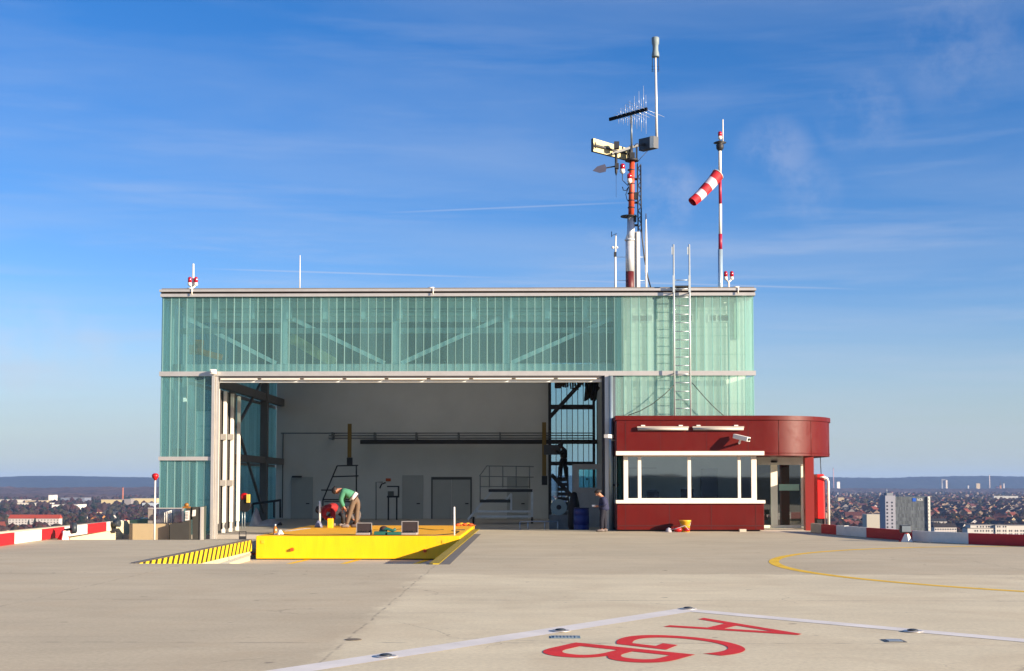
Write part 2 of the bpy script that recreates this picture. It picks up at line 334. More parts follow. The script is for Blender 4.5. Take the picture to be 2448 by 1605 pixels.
WALLW = mat("interior_plaster", '#cfd0cb', .85, 0, .06, .6); ORANGE = mat("mast_orange", '#bb4a2c', .5, 0, .12, 4)
LAMPRED = mat("lamp_red_glass", '#a80f24', .15, 0, .05, 4, spec=.8); MAROON = mat("mast_maroon", '#5a1a1c', .5)
GREYBOX = mat("equipment_grey", '#30373f', .5, .1, .1, 3); CANGREY = mat("radome_grey", '#77868a', .6, 0, .06, 3)
PALEWALL = mat("inner_liner_pale", '#e6e6dc', .8, 0, .05, 1.5)
UG = uglass("profiled_glass", (.31, .62, .62), (.77, .93, .93), .19, .055)
UGR = uglass("profiled_glass_flange", (.44, .70, .67), (.72, .90, .88), .52, .05)
UGB = uglass("rear_profiled_glass", (.26, .42, .44), (.72, .86, .88), .10, .04)
UGP = uglass("profiled_glass_over_liner", (.56, .78, .73), (.86, .95, .93), .27, .03)
GLS = clear_glass("window_glass", (.92, .96, .92), 5.5); GLD = clear_glass("door_glass", (.38, .42, .42), 4.0)

# ------------------------------------------------------------------ ground and deck
LX = lambda Y: -18.5-.0652*(Y-45)
PL, PR, PN = -10.95, -2.75, 35.45           # pit left, right, near edge
deck_poly = [(-26,-6),(26,-6),(28,15),(27,28),(24,37),(20,42.6),(17.25,45.3),(15.85,46.8),(14.45,49.1),(14.3,56),(14.9,60),(14.9,66.5),(3.6,66.5),(3.6,61.35),
             (PR,61.35),(PR,PN),(PL,PN),(PL,50.2),(LX(50.2)-.2,50.2),(-19.0,45),(-21,41),(-25,36),(-28,26),(-28,10)]
b = MB().prism(deck_poly, -2.0, 0.0)
deck = b.build("helipad_deck", [DECK], kind='structure')
me = deck.data
b = MB(); b.prism([(-20.4,50.25),(PL-1.6,50.25),(PL-1.6,51.6),(PL,51.6),(PL,61.4),(-20.4,61.4)], -2.0, -.45)
b.build("apron", [CONC_D], kind='structure')
b = MB(); b.prism([(-20.4,61.45),(PL,61.45),(PL,63.4),(PR,63.4),(PR,61.45),(4.6,61.45),(4.6,91.5),(-20.4,91.5)], -2.0, -.25)
b.build("hangar_floor", [FLOORM], kind='structure')
b = MB(); b.box(PL-1.6, PR-.01, PN+.01, 63.35, -1.6, -.80); b.build("pit_floor", [CONC], kind='structure')
# markings (parts of the deck)
def strip(mb, a, c, w, z=.004, m=0):
    a, c = Vector((a[0], a[1], 0)), Vector((c[0], c[1], 0)); d = (c-a).normalized(); r = Vector((-d.y, d.x, 0))*w/2
    mb.add([(p.x, p.y, z) for p in (a-r, c-r, c+r, a+r)], [(3,2,1,0)] if False else [(0,1,2,3)], m)
A0, A1, A2 = G(1640, 1459), G(672, 1608), G(2480, 1535)
b = MB(); strip(b, A0+(A0-A1).normalized()*.2, A1+(A1-A0)*.6, .46); o = b.build("marking_line", [WHMARK], deck, label="wide white painted line running towards the lower left")
b = MB(); d = (A2-A0).normalized(); strip(b, A0+d*.24, A2+(A2-A0)*.7, .38, .0045); b.build("marking_line", [WHMARK], deck, label="white painted line running towards the right edge")
b = MB(); cx, cy, rr = 17.6, 34.6, 11.05; n_ = 160
vs = []; fs = []
for k in range(n_+1):
    a = R(90)+k/n_*R(180)
    for r_ in (rr-.14, rr+.14): vs.append((cx+r_*math.cos(a), cy+r_*math.sin(a), .004))
for k in range(n_): fs.append((2*k, 2*k+1, 2*k+3, 2*k+2))
b.add(vs, [f[::-1] for f in fs]); b.build("marking_ring", [YELMARK], deck)
# letters
def glyph(ch):
    cu = bpy.data.curves.new("t", 'FONT'); cu.body = ch; cu.size = 1; cu.offset = 0.0
    ob = bpy.data.objects.new("t", cu); C.objects.link(ob)
    bpy.context.view_layer.update(); dg = bpy.context.evaluated_depsgraph_get()
    mm = bpy.data.meshes.new_from_object(ob.evaluated_get(dg)); bpy.data.objects.remove(ob)
    vs = [v.co.copy() for v in mm.vertices]; fs = [tuple(p.vertices) for p in mm.polygons]; bpy.data.meshes.remove(mm)
    x0 = min(v.x for v in vs); x1 = max(v.x for v in vs); y0 = min(v.y for v in vs); y1 = max(v.y for v in vs)
    return [((v.x-x0)/(x1-x0), (v.y-y0)/(y1-y0)) for v in vs], fs
lettering = thing("ground_lettering", (2.6, 18.6, 0), "big red painted letters AGB lying on the deck inside the white lines", "lettering")
for ch, bl, br, tl in (("A", (1683, 1478), (1586, 1499), (1964, 1508)), ("G", (1532, 1511), (1453, 1538), (1800, 1535)), ("B", (1377, 1537), (1262, 1562), (1662, 1566))):
    g, fs = glyph(ch); o_ = G(*bl); u = G(*br)-o_; 
    if ch == "A": v = G(1912, 1518)-(o_+u*.5)
    elif ch == "G": v = (G(1912, 1518)-(G(1683,1478)+G(1586,1499))*.5)*.5+(G(1662,1566)-G(1377,1537))*.5
    else: v = G(*tl)-o_
    b = MB(); b.add([(o_+u*x+v*y)+Vector((0,0,.005)) for x, y in g], fs)
    nn = (u.cross(v)).z
    if nn < 0: b.f = [f[::-1] for f in b.f]
    b.build("letter", [REDMARK], lettering)
# inset lights, drain, dark patches
def pad_light(px, py, lab):
    p = G(px, py); t = thing("pad_light", p, lab, "light", "flush lights set in the white lines")
    MB().lathe((p.x, p.y, .006), [(.15, 0), (.15, .008), (.13, .014)], 18).build("rim", [ALU], t)
    MB().lathe((p.x, p.y, .021), [(.08, 0), (.08, .012), (.05, .022)], 14).build("lens", [GREYBOX], t)
pad_light(1645, 1457, "flush pad light at the corner where the two white lines meet")
pad_light(1340, 1510, "flush pad light on the white line beside the blue grate")
pad_light(922, 1571, "flush pad light on the white line nearest the bottom edge")
pad_light(2182, 1511, "flush pad light on the white line right of the letters")
def grate(px, py, w, d, lab, m):
    p = G(px, py); t = thing("drain_grate", p, lab, "grate")
    MB().box(p.x-w/2, p.x+w/2, p.y-d/2, p.y+d/2, .002, .008).build("frame", [m], t)
    b = MB(); k = 7
    for i in range(k): x = p.x-w/2+.06+i*(w-.12)/(k-1); b.box(x-.015, x+.015, p.y-d/2+.05, p.y+d/2-.05, .009, .016)
    b.build("grille", [STEEL], t)
grate(1352, 1524, .42, .3, "blue grey grate in the deck touching the white line", mat("blue_grey_metal", '#6f8796', .5, .2))
grate(2137, 1533, .28, .32, "small slotted grate in the deck right of the red letters", ALU_D)
b = MB(); p = G(845, 1530); b.lathe((p.x, p.y, .003), [(.12, 0), (.11, .006)], 14); 
tag(b.build("drain_cover", [mat("stained_metal", '#6a6050', .8, 0, .3, 8)], loc=p), "small dark round cover on the pale seam left of the white line", "drain cover")

# hazard band on pit wall, right edge strip
tg = thing("pit_edge_guard", (PL, 42, 0), "yellow and black striped edge band on the left wall of the platform pit", "edge guard")
MB().box(PL+.002, PL+.06, PN+.02, 50.2, -.43, -.012).build("striped_band", [STRIPE], tg)
MB().box(PL-.06, PL+.06, PN+.02, 50.25, -.01, .03).build("angle_rail", [ALU_D], tg)
tg = thing("pit_edge_strip", (PR, 48, 0), "dull yellow striped strip along the right edge of the platform pit", "edge strip")
MB().box(PR-.07, PR+.20, PN-.3, 61.3, .004, .03).build("striped_strip", [STRIPE2], tg)  # duller, lower contrast stripes than the band on the pit wall
MB().box(PR+.21, PR+.50, PN-.3, 56.0, .003, .010).build("grey_strip", [mat("grey_rubber", '#6b6761', .8)], tg)
b = MB()
for k in range(3): b.box(PL+.004, PL+.03, 38+k*4.3, 38.06+k*4.3, -.79, -.45)
b.bar((PL+.03, 39, -.76), (PL+.03, 50.1, -.55), .05, .09); b.build("pit_wall_rail", [STEEL]); tag(C.objects[-1] if False else bpy.data.objects["pit_wall_rail"], "thin sloping metal rail on the pit wall under the striped band", "rail")
b = MB(); 
for x0 in (-10.2, -8.2, -5.5): b.add([(x0, 36.5, -.794), (x0+.25, 36.5, -.794), (x0+1.5, 51, -.794), (x0+1.25, 51, -.794)], [(0,1,2,3)])
pf = bpy.data.objects["pit_floor"]; b.build("marking_line", [YELMARK], pf)
b = MB(); b.path([(PL-1.5, 51.55, -.62), (PL-.6, 51.5, -.62), (PL+.25, 51.55, -.6)], .035, 8)
tag(b.build("red_pipe", [REDB], loc=(PL-.6, 51.5, -.62)), "thin red pipe in the gap left of the yellow platform", "pipe")
b = MB(); x_, y_ = PL-.12, 49.9
for dx, dz in ((0, 0), (.26, 0)): b.box(x_+dx-.26, x_+dx-.235, y_, y_+.03, .03, .34)
b.box(x_-.26, x_+.025, y_, y_+.03, .32, .345); b.box(x_-.24, x_, y_-.05, y_+.12, .03, .15)
tag(b.build("rail_stop", [STEEL_DK], loc=(x_, y_, .03)), "small dark bracket at the far end of the striped band", "bracket")

# ------------------------------------------------------------------ yellow helicopter platform
PX0, PX1, PY0, PY1, PZ0, PZ1 = -10.86, -2.86, 50.8, 63.2, -.76, .135
pt = thing("helicopter_platform", (-6.86, 57, -.80), "big bright yellow rolling landing platform in the pit before the open hangar", "platform")
MB().box(PX0, PX1, PY0, PY1, PZ0, PZ1-.012).build("body", [YEL], pt, bevel=.02)
MB().box(PX0+.03, PX1-.03, PY0+.03, PY1-.03, PZ1-.011, PZ1).build("top_plate", [YELTOP], pt)
for px in (699, 1016):
    p = P(px, 1314 if px < 800 else 1317, PY0); MB().tube((p.x, PY0-.001, p.z), (p.x, PY0-.12, p.z), .075, .055, 12).build("buffer", [mat("orange_red_lens", '#d1481c', .3)], pt)
MB().box(PX0+.2, PX1-.2, PY0+.25, PY1-.2, PZ0-.035, PZ0-.001).build("chassis", [BLACK], pt)
for px in (628, 1060): p = P(px, 1296, PY0); MB().box(p.x-.06, p.x+.06, PY0-.02, PY0-.001, p.z-.06, p.z+.06).build("lug_plate", [YELTOP], pt)

# ------------------------------------------------------------------ hangar
D0 = 61.5; HX0, HX1 = XX(382, D0, 1100), XX(1804, D0, 900); BY = 89.5
JL0, JL1, JR0, JR1 = XX(506, D0), XX(519, D0), XX(1441, D0), XX(1455, D0)
zt = ZZ(709, D0); zr = ZZ(692, D0); zb1, zb0 = ZZ(888, D0), ZZ(899, D0); zm1, zm0 = ZZ(1092, D0), ZZ(1101, D0)
hg = thing("hangar", (-3.6, 62, -.25), "long helicopter hangar of green profiled glass with its wide front open", "hangar")
PIT = .377
def glass_band(x0, x1, z0, z1, y, name="glass_wall", mats=None, depth=.06, panem=0):
    b = MB(); n = max(1, round((x1-x0)/PIT)); w = (x1-x0)/n
    for k in range(n):
        a = x0+k*w
        b.box(a+.042, a+w-.008, y, y+.007, z0, z1, 0)
        b.box(a-.006, a+.040, y-.01, y+depth, z0, z1, 1); 
    b.box(x1-.026, x1, y-.01, y+depth, z0, z1, 1)
    return b.build(name, mats or [UG, UGR], hg)
LIN0 = XX(1487, D0, 800)
g1 = glass_band(HX0+.05, LIN0, zb1, zt, D0); g1['label'] = "upper band of green profiled glass above the door opening"
g2 = glass_band(LIN0+.03, HX1-.05, zb1, zt, D0, mats=[UGP, UGR]); g2['label'] = "paler green upper glass in front of a white liner"
g3 = glass_band(JR1+.35, HX1-.05, 4.9, zb0, D0, mats=[UGP, UGR]); g3['label'] = "paler green lower glass above the red kiosk"
g4 = glass_band(HX0+.03, JL0-.02, zm1, zb0, D0); g5 = glass_band(HX0, JL0-.02, -.4, zm0, D0)
# side and rear walls
def side_glass(x, y0, y1, z0, z1, mats):
    b = MB(); n = round((y1-y0)/PIT); w = (y1-y0)/n
    for k in range(n):
        a = y0+k*w; b.box(x, x+.007, a+.028, a+w-.028, z0, z1, 0); b.box(x-.03, x+.05, a-.002, a+.026, z0, z1, 1)
    return b.build("glass_wall", mats, hg)
for z0, z1 in ((-.4, zm0), (zm1, zb0), (zb1, zt)): side_glass(HX0, D0+.1, BY, z0, z1, [UG, UGR])
for z0, z1 in ((-.2, zb0), (zb1, zt)): side_glass(HX1-.06, D0+.1, BY, z0, z1, [UGP, UGR])
RW0, RW1 = XX(1315, BY, 1100), 4.45
glass_band(RW0+.02, RW1+.1, -.25, zt, BY-.3, mats=[UGB, STEEL_DK])
MB().box(HX0+.06, RW0, BY-.35, BY-.1, -.25, zt).build("rear_wall", [WALLW], hg)
# right inner partition wall (block work)
b = MB(); b.box(4.35, 4.5, 63.2, BY-.4, -.25, zt); b.build("partition_wall", [mat("block_wall", '#9a9a90', .85, 0, .1, 1.2, .2)], hg)
# roof
RM_ = mat("roof_membrane", '#6d6a66', .9, 0, .1, 1)
ADDED_ROOFL = uglass("added_rooflight_opal", (.86, .86, .82), (.9, .9, .9), .95, .03, .9)  # unseen roof glazing, added to brighten the hangar interior
ADDED_LIGHTS = ((67.5, 72), (74, 79), (81, 87))
def with_holes(b, x0, x1, y0, y1, z0, z1, hx0, hx1):
    b.box(x0, hx0, y0, y1, z0, z1); b.box(hx1, x1, y0, y1, z0, z1); e = y0
    for a, c in ADDED_LIGHTS: b.box(hx0, hx1, e, a, z0, z1); e = c
    b.box(hx0, hx1, e, y1, z0, z1)
b = MB(); with_holes(b, HX0-.02, HX1+.02, D0-.05, BY+.1, zt+.20, zt+.42, -14, 3); b.build("roof", [RM_], hg)
for a, c in ADDED_LIGHTS: MB().box(-14.1, 3.1, a-.1, c+.1, zt+.43, zt+.47).build("added_rooflight", [ADDED_ROOFL], hg)
b = MB(); with_holes(b, HX0+.1, HX1-.1, D0+.3, BY-.4, zt+.02, zt+.19, -14, 3); b.build("ceiling", [mat("ceiling_pale", '#9a9a94', .8)], hg)
zf = zr-zt
b = MB(); b.box(HX0-.05, HX1+.05, D0-.14, D0-.06, zt, zt+zf*.42); b.box(HX0-.08, HX1+.08, D0-.22, D0-.051, zt+zf*.68, zr)
b.box(HX0-.05, HX0-.01, D0-.05, BY, zt, zt+zf*.42); b.box(HX1+.01, HX1+.05, D0-.05, BY, zt, zt+zf*.42)
b.box(HX0-.08, HX0-.021, D0-.05, BY, zt+zf*.68, zr); b.box(HX1+.021, HX1+.08, D0-.05, BY, zt+zf*.68, zr)
b.build("roof_fascia", [ALU], hg)
MB().box(HX0-.03, HX1+.03, D0-.08, D0-.055, zt+zf*.43, zt+zf*.67).build("fascia_groove", [mat("groove_dark", '#2b2220', .7)], hg)
b = MB(); b.box(HX0-.05, HX1+.04, D0-.13, D0-.012, zb0, zb1); b.build("middle_band", [ALU], hg)
b = MB(); b.box(HX0-.04, JL0-.01, D0-.12, D0-.012, zm0, zm1); b.box(HX0-.05, HX0-.012, D0, BY, zm0, zm1); b.box(HX0-.05, HX0-.012, D0, BY, zb0, zb1); b.build("lower_band", [ALU], hg)
# fixings on bands
for px in (458, 1035, 1765):
    b = MB(); p = P(px, 699, D0-.3); b.tube((p.x, D0-.25, zr+.06), (p.x, D0-.25, zt+.08), .03, .03, 6); b.tube((p.x-.22, D0-.25, zr+.05), (p.x+.05, D0-.25, zr+.05), .03, .03, 6)
    b.build("roof_bracket", [WHITE], hg)
# door frame
b = MB(); b.box(JL0, JL1-.12, D0-.22, D0+.15, -.45, zb0-.001); b.box(JL1-.10, JL1+.02, D0-.08, D0+.15, -.45, zb0-.001); b.build("door_jamb", [ALU], hg)
b = MB(); b.box(JR0+.10, JR1, D0-.22, D0+.15, -.24, zb0-.001); b.build("door_jamb", [ALU], hg)
b = MB(); b.box(JR0-.02, JR0+.085, D0-.08, D0+.4, -.24, zb0-.001); b.build("door_seal", [STEEL_DK], hg)
zd = ZZ(906, D0)
b = MB(); b.box(JL1+.03, JR0-.03, D0-.06, D0+.1, zd+.03, zb0-.002); 
b.build("door_header", [ALU_D], hg)
b = MB(); xs = [522, 620, 722, 824, 925, 1026, 1128, 1230, 1331, 1434]
for i in range(9): b.box(XX(xs[i]+3, D0), XX(xs[i+1]-7, D0), D0-.1, D0+.02, zd-.03, zd+.028)
b.build("door_track", [WHITE], hg)
MB().box(JL1+.03, JR0-.03, D0+.12, D0+.35, zd-.15, zb1).build("header_beam", [STEELP], hg)
# corner roller on left jamb
b = MB(); p = P(511, 889, D0-.3); b.box(p.x-.12, p.x+.12, D0-.5, D0-.23, p.z-.12, p.z+.1); b.tube((p.x, D0-.55, p.z), (p.x, D0-.45, p.z), .08, .08, 10); b.build("corner_roller", [WHITE], hg)
# structure behind the glass
ZC = ZZ(870, 62.9)
def pz(y): return ZZ(y, 62.9)
def pxx(x, y): return P(x, y, 62.9).x
for px in (680, 947, 1210, 1478): 
    b = MB(); x = pxx(px, 800); b.box(x-.17, x+.17, 62.8, 63.0, ZC, zt-.02); b.build("truss_post", [STEELP], hg)
for (xa, ya), (xb, yb) in (((448, 760), (660, 868)), ((700, 762), (920, 868)), ((960, 868), (1195, 762)), ((1222, 868), (1462, 762))):
    MB().bar((pxx(xa, ya), 62.9, pz(ya)), (pxx(xb, yb), 62.9, pz(yb)), .12, .2).build("truss_diagonal", [STEELP], hg)
MB().box(HX0+.5, HX1-.4, 62.75, 63.05, pz(893), pz(871)).build("truss_chord", [STEELP], hg)
MB().box(HX0+.5, pxx(1470, 790), 62.82, 63.0, pz(797), pz(784)).build("truss_chord", [mat("steel_mid", '#8a9696', .6)], hg)
for k in range(12): x = pxx(517+k*88, 740); MB().box(x-.13, x+.13, 62.55, 62.75, pz(764), zt-.03).build("louvre_bracket", [STEELP], hg)
b = MB()
for (ya, yb) in ((714, 734), (739, 742), (745, 752)): b.box(pxx(432, 740), pxx(1470, 740), 63.2, 63.4, pz(yb), pz(ya))
b.build("louvre", [mat("louvre_pale", '#f0f3e6', .7)], hg)
MB().box(HX0+.5, pxx(1470, 740), 63.5, 63.6, pz(766), zt-.03).build("louvre_backing", [mat("louvre_grey", '#e2e8de', .8)], hg)
# dark sheet standing in for the unlit interior behind the truss
MB().box(-15.2, 4.2, 65.5, 65.7, ZZ(868, 65.6), zt-.02).build("shade_screen", [mat("shade_screen_dark", '#39484c', .8, 0, .25, .7)], hg)
# pale liner behind right part with three small windows
LY = D0+.75
lx0, lx1 = LIN0+.15, XX(1782, LY, 800)
wins = [(1508, 1562), (1603, 1658), (1692, 1745)]; wz1, wz0 = ZZ(752, LY), ZZ(772, LY)
b = MB(); b.box(lx0, lx1, LY, LY+.1, wz1, zt-.02); b.box(lx0, lx1, LY, LY+.1, 4.9, wz0)
e = lx0
for a, c in wins: xa, xc = XX(a, LY, 760), XX(c, LY, 760); b.box(e, xa, LY, LY+.1, wz0, wz1); e = xc
b.box(e, lx1, LY, LY+.1, wz0, wz1); b.build("inner_liner", [PALEWALL], hg)
for a, c in wins:
    xa, xc = XX(a, LY, 760), XX(c, LY, 760); b = MB(); t_ = .07
    b.box(xa, xc, LY-.06, LY+.05, wz1-t_, wz1); b.box(xa, xc, LY-.06, LY+.05, wz0, wz0+t_)
    for x in (xa, xa+(xc-xa)*.36, xc-t_): b.box(x, x+t_, LY-.06, LY+.05, wz0+t_, wz1-t_)
    wf = b.build("window_frame", [PALEWALL], hg)
    MB().box(xa+t_, xc-t_, LY+.06, LY+.08, wz0+t_, wz1-t_).build("pane", [mat("pane_dark", '#3c5256', .2)], wf)
b = MB()
for y in (744, 783, 804, 848, 965): b.box(lx0, lx1, LY-.03, LY-.002, ZZ(y+.6, LY), ZZ(y-.6, LY))
for px in (1497, 1573, 1668): b.box(XX(px-2.5, LY), XX(px+2.5, LY), LY-.12, LY-.07, ZZ(765 if px > 1500 else 815, LY), zt-.02)
for px in (1760, 1768): b.box(XX(px-2, LY), XX(px+2, LY), LY-.12, LY-.07, ZZ(812, LY), zt-.02)
b.build("liner_rail", [mat("rail_sage", '#b4cbbb', .7)], hg)
MB().box(LIN0-.22, LIN0-.04, D0+.1, 65.4, -.2, zt-.02).build("liner_end_wall", [mat("liner_green", '#4d8c84', .7)], hg)
# left bay: pale lit panel behind the glass, posts
b = MB(); xa, xb = XX(468, 61.7, 1100), XX(504, 61.7, 1100)
b.box(xa, xb, 61.72, 61.76, ZZ(1270, 61.7), ZZ(983, 61.7)); b.build("door_panel", [mat("door_panel_white", '#f8f8f4', .7, 0, .03)], hg)
for y in (1020, 1052, 1088, 1108, 1195): MB().box(xa, xb, 61.66, 61.715, ZZ(y+2, 62.3), ZZ(y-2, 62.3)).build("panel_rail", [STEELP], hg)
b = MB()
for px in (402, 434): b.box(XX(px, 63), XX(px+9, 63), 62.9, 63.1, -.25, zt)
b.build("wind_post", [STEELP], hg)
# interior, left wall frame
XL = HX0+.35
def ibeam(name, a, c, w, h, m=STEEL_DK): return MB().bar(a, c, w, h, m=0).build(name, [m], hg)
xs_ = HX0+.45
yb_ = 3100*abs(xs_)/(1275-683)
zA = ZZ(967, yb_, 683); zB = ZZ(1105, yb_, 683)
STEEL_IN = mat("interior_steel", '#6a6a68', .65, .1, .1, 2)
ibeam("side_beam", (xs_, 62.5, zA), (xs_, yb_, zA), .3, .5, STEEL_IN); ibeam("side_beam", (xs_, 62.5, zB), (xs_, yb_, zB), .3, .42, STEEL_IN)
yc = 3100*abs(xs_)/(1275-629)
b = MB(); b.box(xs_-.2, xs_+.25, yc-.25, yc+.25, -.25, zt); b.build("side_column", [STEEL_IN], hg)
yd = 3100*abs(xs_)/(1275-560)
z_ = lambda y, Y: ZZ(y, Y, 600)
ibeam("side_brace", (xs_+.1, yc-.4, z_(900, yc)), (xs_+.1, yd, z_(1020, yd)), .14, .14, STEEL_IN)
ibeam("side_brace", (xs_+.1, yd, z_(1020, yd)), (xs_+.1, yc-.5, z_(1225, yc)), .14, .14, STEEL_IN)
# interior, right end: frame in front of the rear glass
bz = BY-1.0
def rx(x): return XX(x, bz)
def rzz(y): return ZZ(y, bz, 1360)
b = MB(); b.box(rx(1312), rx(1422), bz-.15, bz+.15, rzz(979), rzz(968)); b.box(rx(1312), rx(1422), bz-.15, bz+.15, rzz(1113), rzz(1104)); b.box(rx(1311), rx(1318), bz-.2, bz+.2, -.25, zt); b.box(rx(1417), rx(1423), bz-.2, bz+.2, -.25, zt)
b.build("rear_frame", [STEEL_DK], hg)
ibeam("rear_brace", (rx(1315), bz-.3, rzz(998)), (rx(1400), bz-.3, rzz(905)), .26, .26); ibeam("rear_brace", (rx(1318), bz-.3, rzz(1135)), (rx(1365), bz-.3, rzz(1185)), .26, .26)
# rear wall doors
RY = BY-.36
def wx(x): return XX(x, RY)
def wz(y): return ZZ(y, RY, 1000)
DOORM = mat("door_grey", '#a9aca8', .6, 0, .06, 1); FR = mat("door_frame_dark", '#4a4d4c', .6)
def door(x0, x1, y0, double=False, dark=True):
    b = MB(); t_ = .10
    b.box(wx(x0), wx(x0)+t_, RY-.06, RY, -.25, wz(y0)); b.box(wx(x1)-t_, wx(x1), RY-.06, RY, -.25, wz(y0)); b.box(wx(x0), wx(x1), RY-.07, RY, wz(y0), wz(y0)+t_*(1.8 if double else 1))
    d_ = b.build("door_frame", [FR if dark else DOORM], hg)
    b = MB(); xm = (wx(x0)+wx(x1))/2
    if double: b.box(wx(x0)+t_, xm-.03, RY-.04, RY-.01, -.25, wz(y0)); b.box(xm+.03, wx(x1)-t_, RY-.04, RY-.01, -.25, wz(y0))
    else: b.box(wx(x0)+t_, wx(x1)-t_, RY-.04, RY-.01, -.25, wz(y0))
    b.build("door_leaf", [DOORM], d_)
    MB().box(wx(x1)-t_-.35, wx(x1)-t_-.12, RY-.12, RY-.05, .75, .82).build("handle", [BLACK], d_)
door(1031, 1128, 1147, True); door(962, 1012, 1140, dark=False); door(696, 748, 1144, dark=False); door(1212, 1262, 1145, dark=False)
for a, c, e in ((699, 722, 1142),): MB().box(wx(a), wx(c), RY-.2, RY, wz(e), wz(e-4)).build("door_closer", [STEEL_DK], hg)
# long dark duct and pipe rail
b = MB(); b.box(wx(866), wx(1432), BY-1.6, BY-1.25, wz(1063), wz(1053)); b.build("dark_duct", [BLACK], hg)
b = MB()
for yy in (1037, 1043, 1049): b.tube((wx(676 if yy == 1037 else 790), BY-1.2, wz(yy)), (wx(1422), BY-1.2, wz(yy)), .04, .04, 6)
for px in (798, 898, 997, 1097, 1196, 1300): b.box(wx(px)-.05, wx(px)+.05, BY-1.25, BY-.4, wz(1052), wz(1035))
b.build("pipe_rail", [mat("pipe_grey", '#6c7070', .5, .3)], hg)
b = MB(); b.tube((wx(676), RY-.05, -.2), (wx(676), RY-.05, wz(1037)), .03, .03, 6); b.build("wall_pipe", [STEEL_DK], hg)
# door leaf stack on the left (folded sliding door)
fd = thing("folding_door", (JL1, 64, -.25), "folded stack of tall pale aluminium door leaves behind the left jamb", "door")
feet = [(517, 1278), (535, 1274), (552, 1271), (568, 1268)]
ys = []
for i, (fx, fy) in enumerate(feet):
    Y = abs(3100*(-15.12)/(fx-1275)); ys.append(Y)
    zt_ = ZZ(930+i*6, Y, fx)
    b = MB(); b.box(-15.19, -15.05, Y-.10, Y+.10, .25, zt_); b.box(-15.17, -15.07, Y-.05, Y+.05, -.23, .249); b.box(-15.2, -15.04, Y-.14, Y-.05, -.23, -.05)
    b.build("leaf_post", [WHITE], fd)
for i in range(3):
    b = MB(); b.box(-15.32, -15.26, ys[i]+.11, ys[i+1]-.11, -.1, ZZ(935, ys[i], 530)); b.build("leaf_panel", [mat("leaf_shadow_grey", '#45423f', .6, .1)], fd)  # panel colour darkened to stand in for the shadow of the posts
b = MB()
for i in (1, 2):
    for z in (ZZ(1045, ys[i]), ZZ(1155, ys[i])): b.box(-15.3, -15.02, ys[i]-.32, ys[i]-.11, z-.14, z+.14)
b.build("hinge", [ALU], fd)
# downpipe beside right jamb, on facade
xd = XX(1461, D0-.3)
b = MB(); b.tube((xd, D0-.3, 0.0), (xd, D0-.3, zb0-.03), .10, .10, 12); 
b.build("downpipe", [mat("pipe_blue_grey", '#93a4ad', .35, .6)], hg)
b = MB()
for px_y in (1005, 1044, 1160): z = ZZ(px_y, D0, 1460); b.box(xd-.05, xd+.35, D0-.34, D0-.02, z-.05, z+.05)
b.build("pipe_bracket", [STEEL_DK], hg)
MB().box(JR1+.01, JR1+.34, D0-.02, D0+.12, -.2, zb0-.001).build("corner_cladding", [mat("cladding_slate", '#56616a', .6)], hg)

# interior things
ROPE = mat("yellow_strap", '#7d6426', .6)
def strap(px, y0, y1, y2, Y, lab):
    t = thing("hoist_pendant", (XX(px, Y), Y, ZZ(y2, Y)), lab, "pendant")
    x = XX(px, Y); MB().box(x-.13, x+.13, Y-.03, Y+.03, ZZ(y1, Y), ZZ(y0, Y)).build("strap", [ROPE], t)
    MB().box(x-.16, x+.2, Y-.08, Y+.08, ZZ(y2, Y), ZZ(y1, Y)-.005).build("control_box", [STEEL_DK], t)
strap(835, 1013, 1094, 1112, 84, "yellow hanging strap with dark hook left of the long black duct")
strap(1301, 1010, 1138, 1160, 84, "yellow hanging strap with dark control box near the rear glass")
STDK = mat("step_steel", '#cfd6da', .5, 0)
# rolling work platform right
def fr(x, y, Y): return P(x, y, Y)
wp = thing("maintenance_steps", (fr(1200, 1250, 78).x, 78, -.25), "large rolling aluminium work platform with railings at the right rear", "work platform")
def Q(x, y, dy=0): return P(x, y, 78+dy)
b = MB()
for dy in (0, 1.8):
    for a, c in (((1118, 1243), (1178, 1172)), ((1272, 1250), (1272, 1172)), ((1136, 1223), (1270, 1223)), ((1140, 1235), (1270, 1235)), ((1222, 1223), (1222, 1182)), ((1210, 1195), (1223, 1180))):
        b.bar(Q(*a, dy), Q(*c, dy), .12, .12)
b.build("frame", [STDK], wp)
b = MB(); p0, p1 = Q(1168, 1175), Q(1273, 1168); b.box(p0.x, p1.x, 78-.1, 80, p0.z-.04, p0.z+.13); p0, p1 = Q(1147, 1197), Q(1220, 1197); b.box(p0.x, p1.x, 78-.1, 80, p0.z-.12, p0.z+.05); b.build("deck_plate", [mat("step_plate_dark", '#33373a', .6)], wp)
b = MB()
for dy in (0, 1.8):
    for a, c in (((1164, 1114), (1276, 1116)), ((1148, 1139), (1276, 1141)), ((1146, 1139), (1164, 1114)), ((1148, 1139), (1148, 1197)), ((1170, 1114), (1170, 1166)), ((1202, 1114), (1202, 1166)), ((1234, 1114), (1234, 1166)), ((1266, 1114), (1266, 1168)), ((1148, 1164), (1266, 1164))):
        b.tube(Q(*a, dy), Q(*c, dy), .035, .035, 6)
b.build("railing", [mat("rail_dull", '#7d8280', .6, 0)], wp)
for px in (1132, 1272):
    p = Q(px, 1243); MB().tube((p.x-.06, 78, p.z-.02), (p.x+.06, 78, p.z-.02), .2, .2, 12).build("caster", [BLACK], wp)
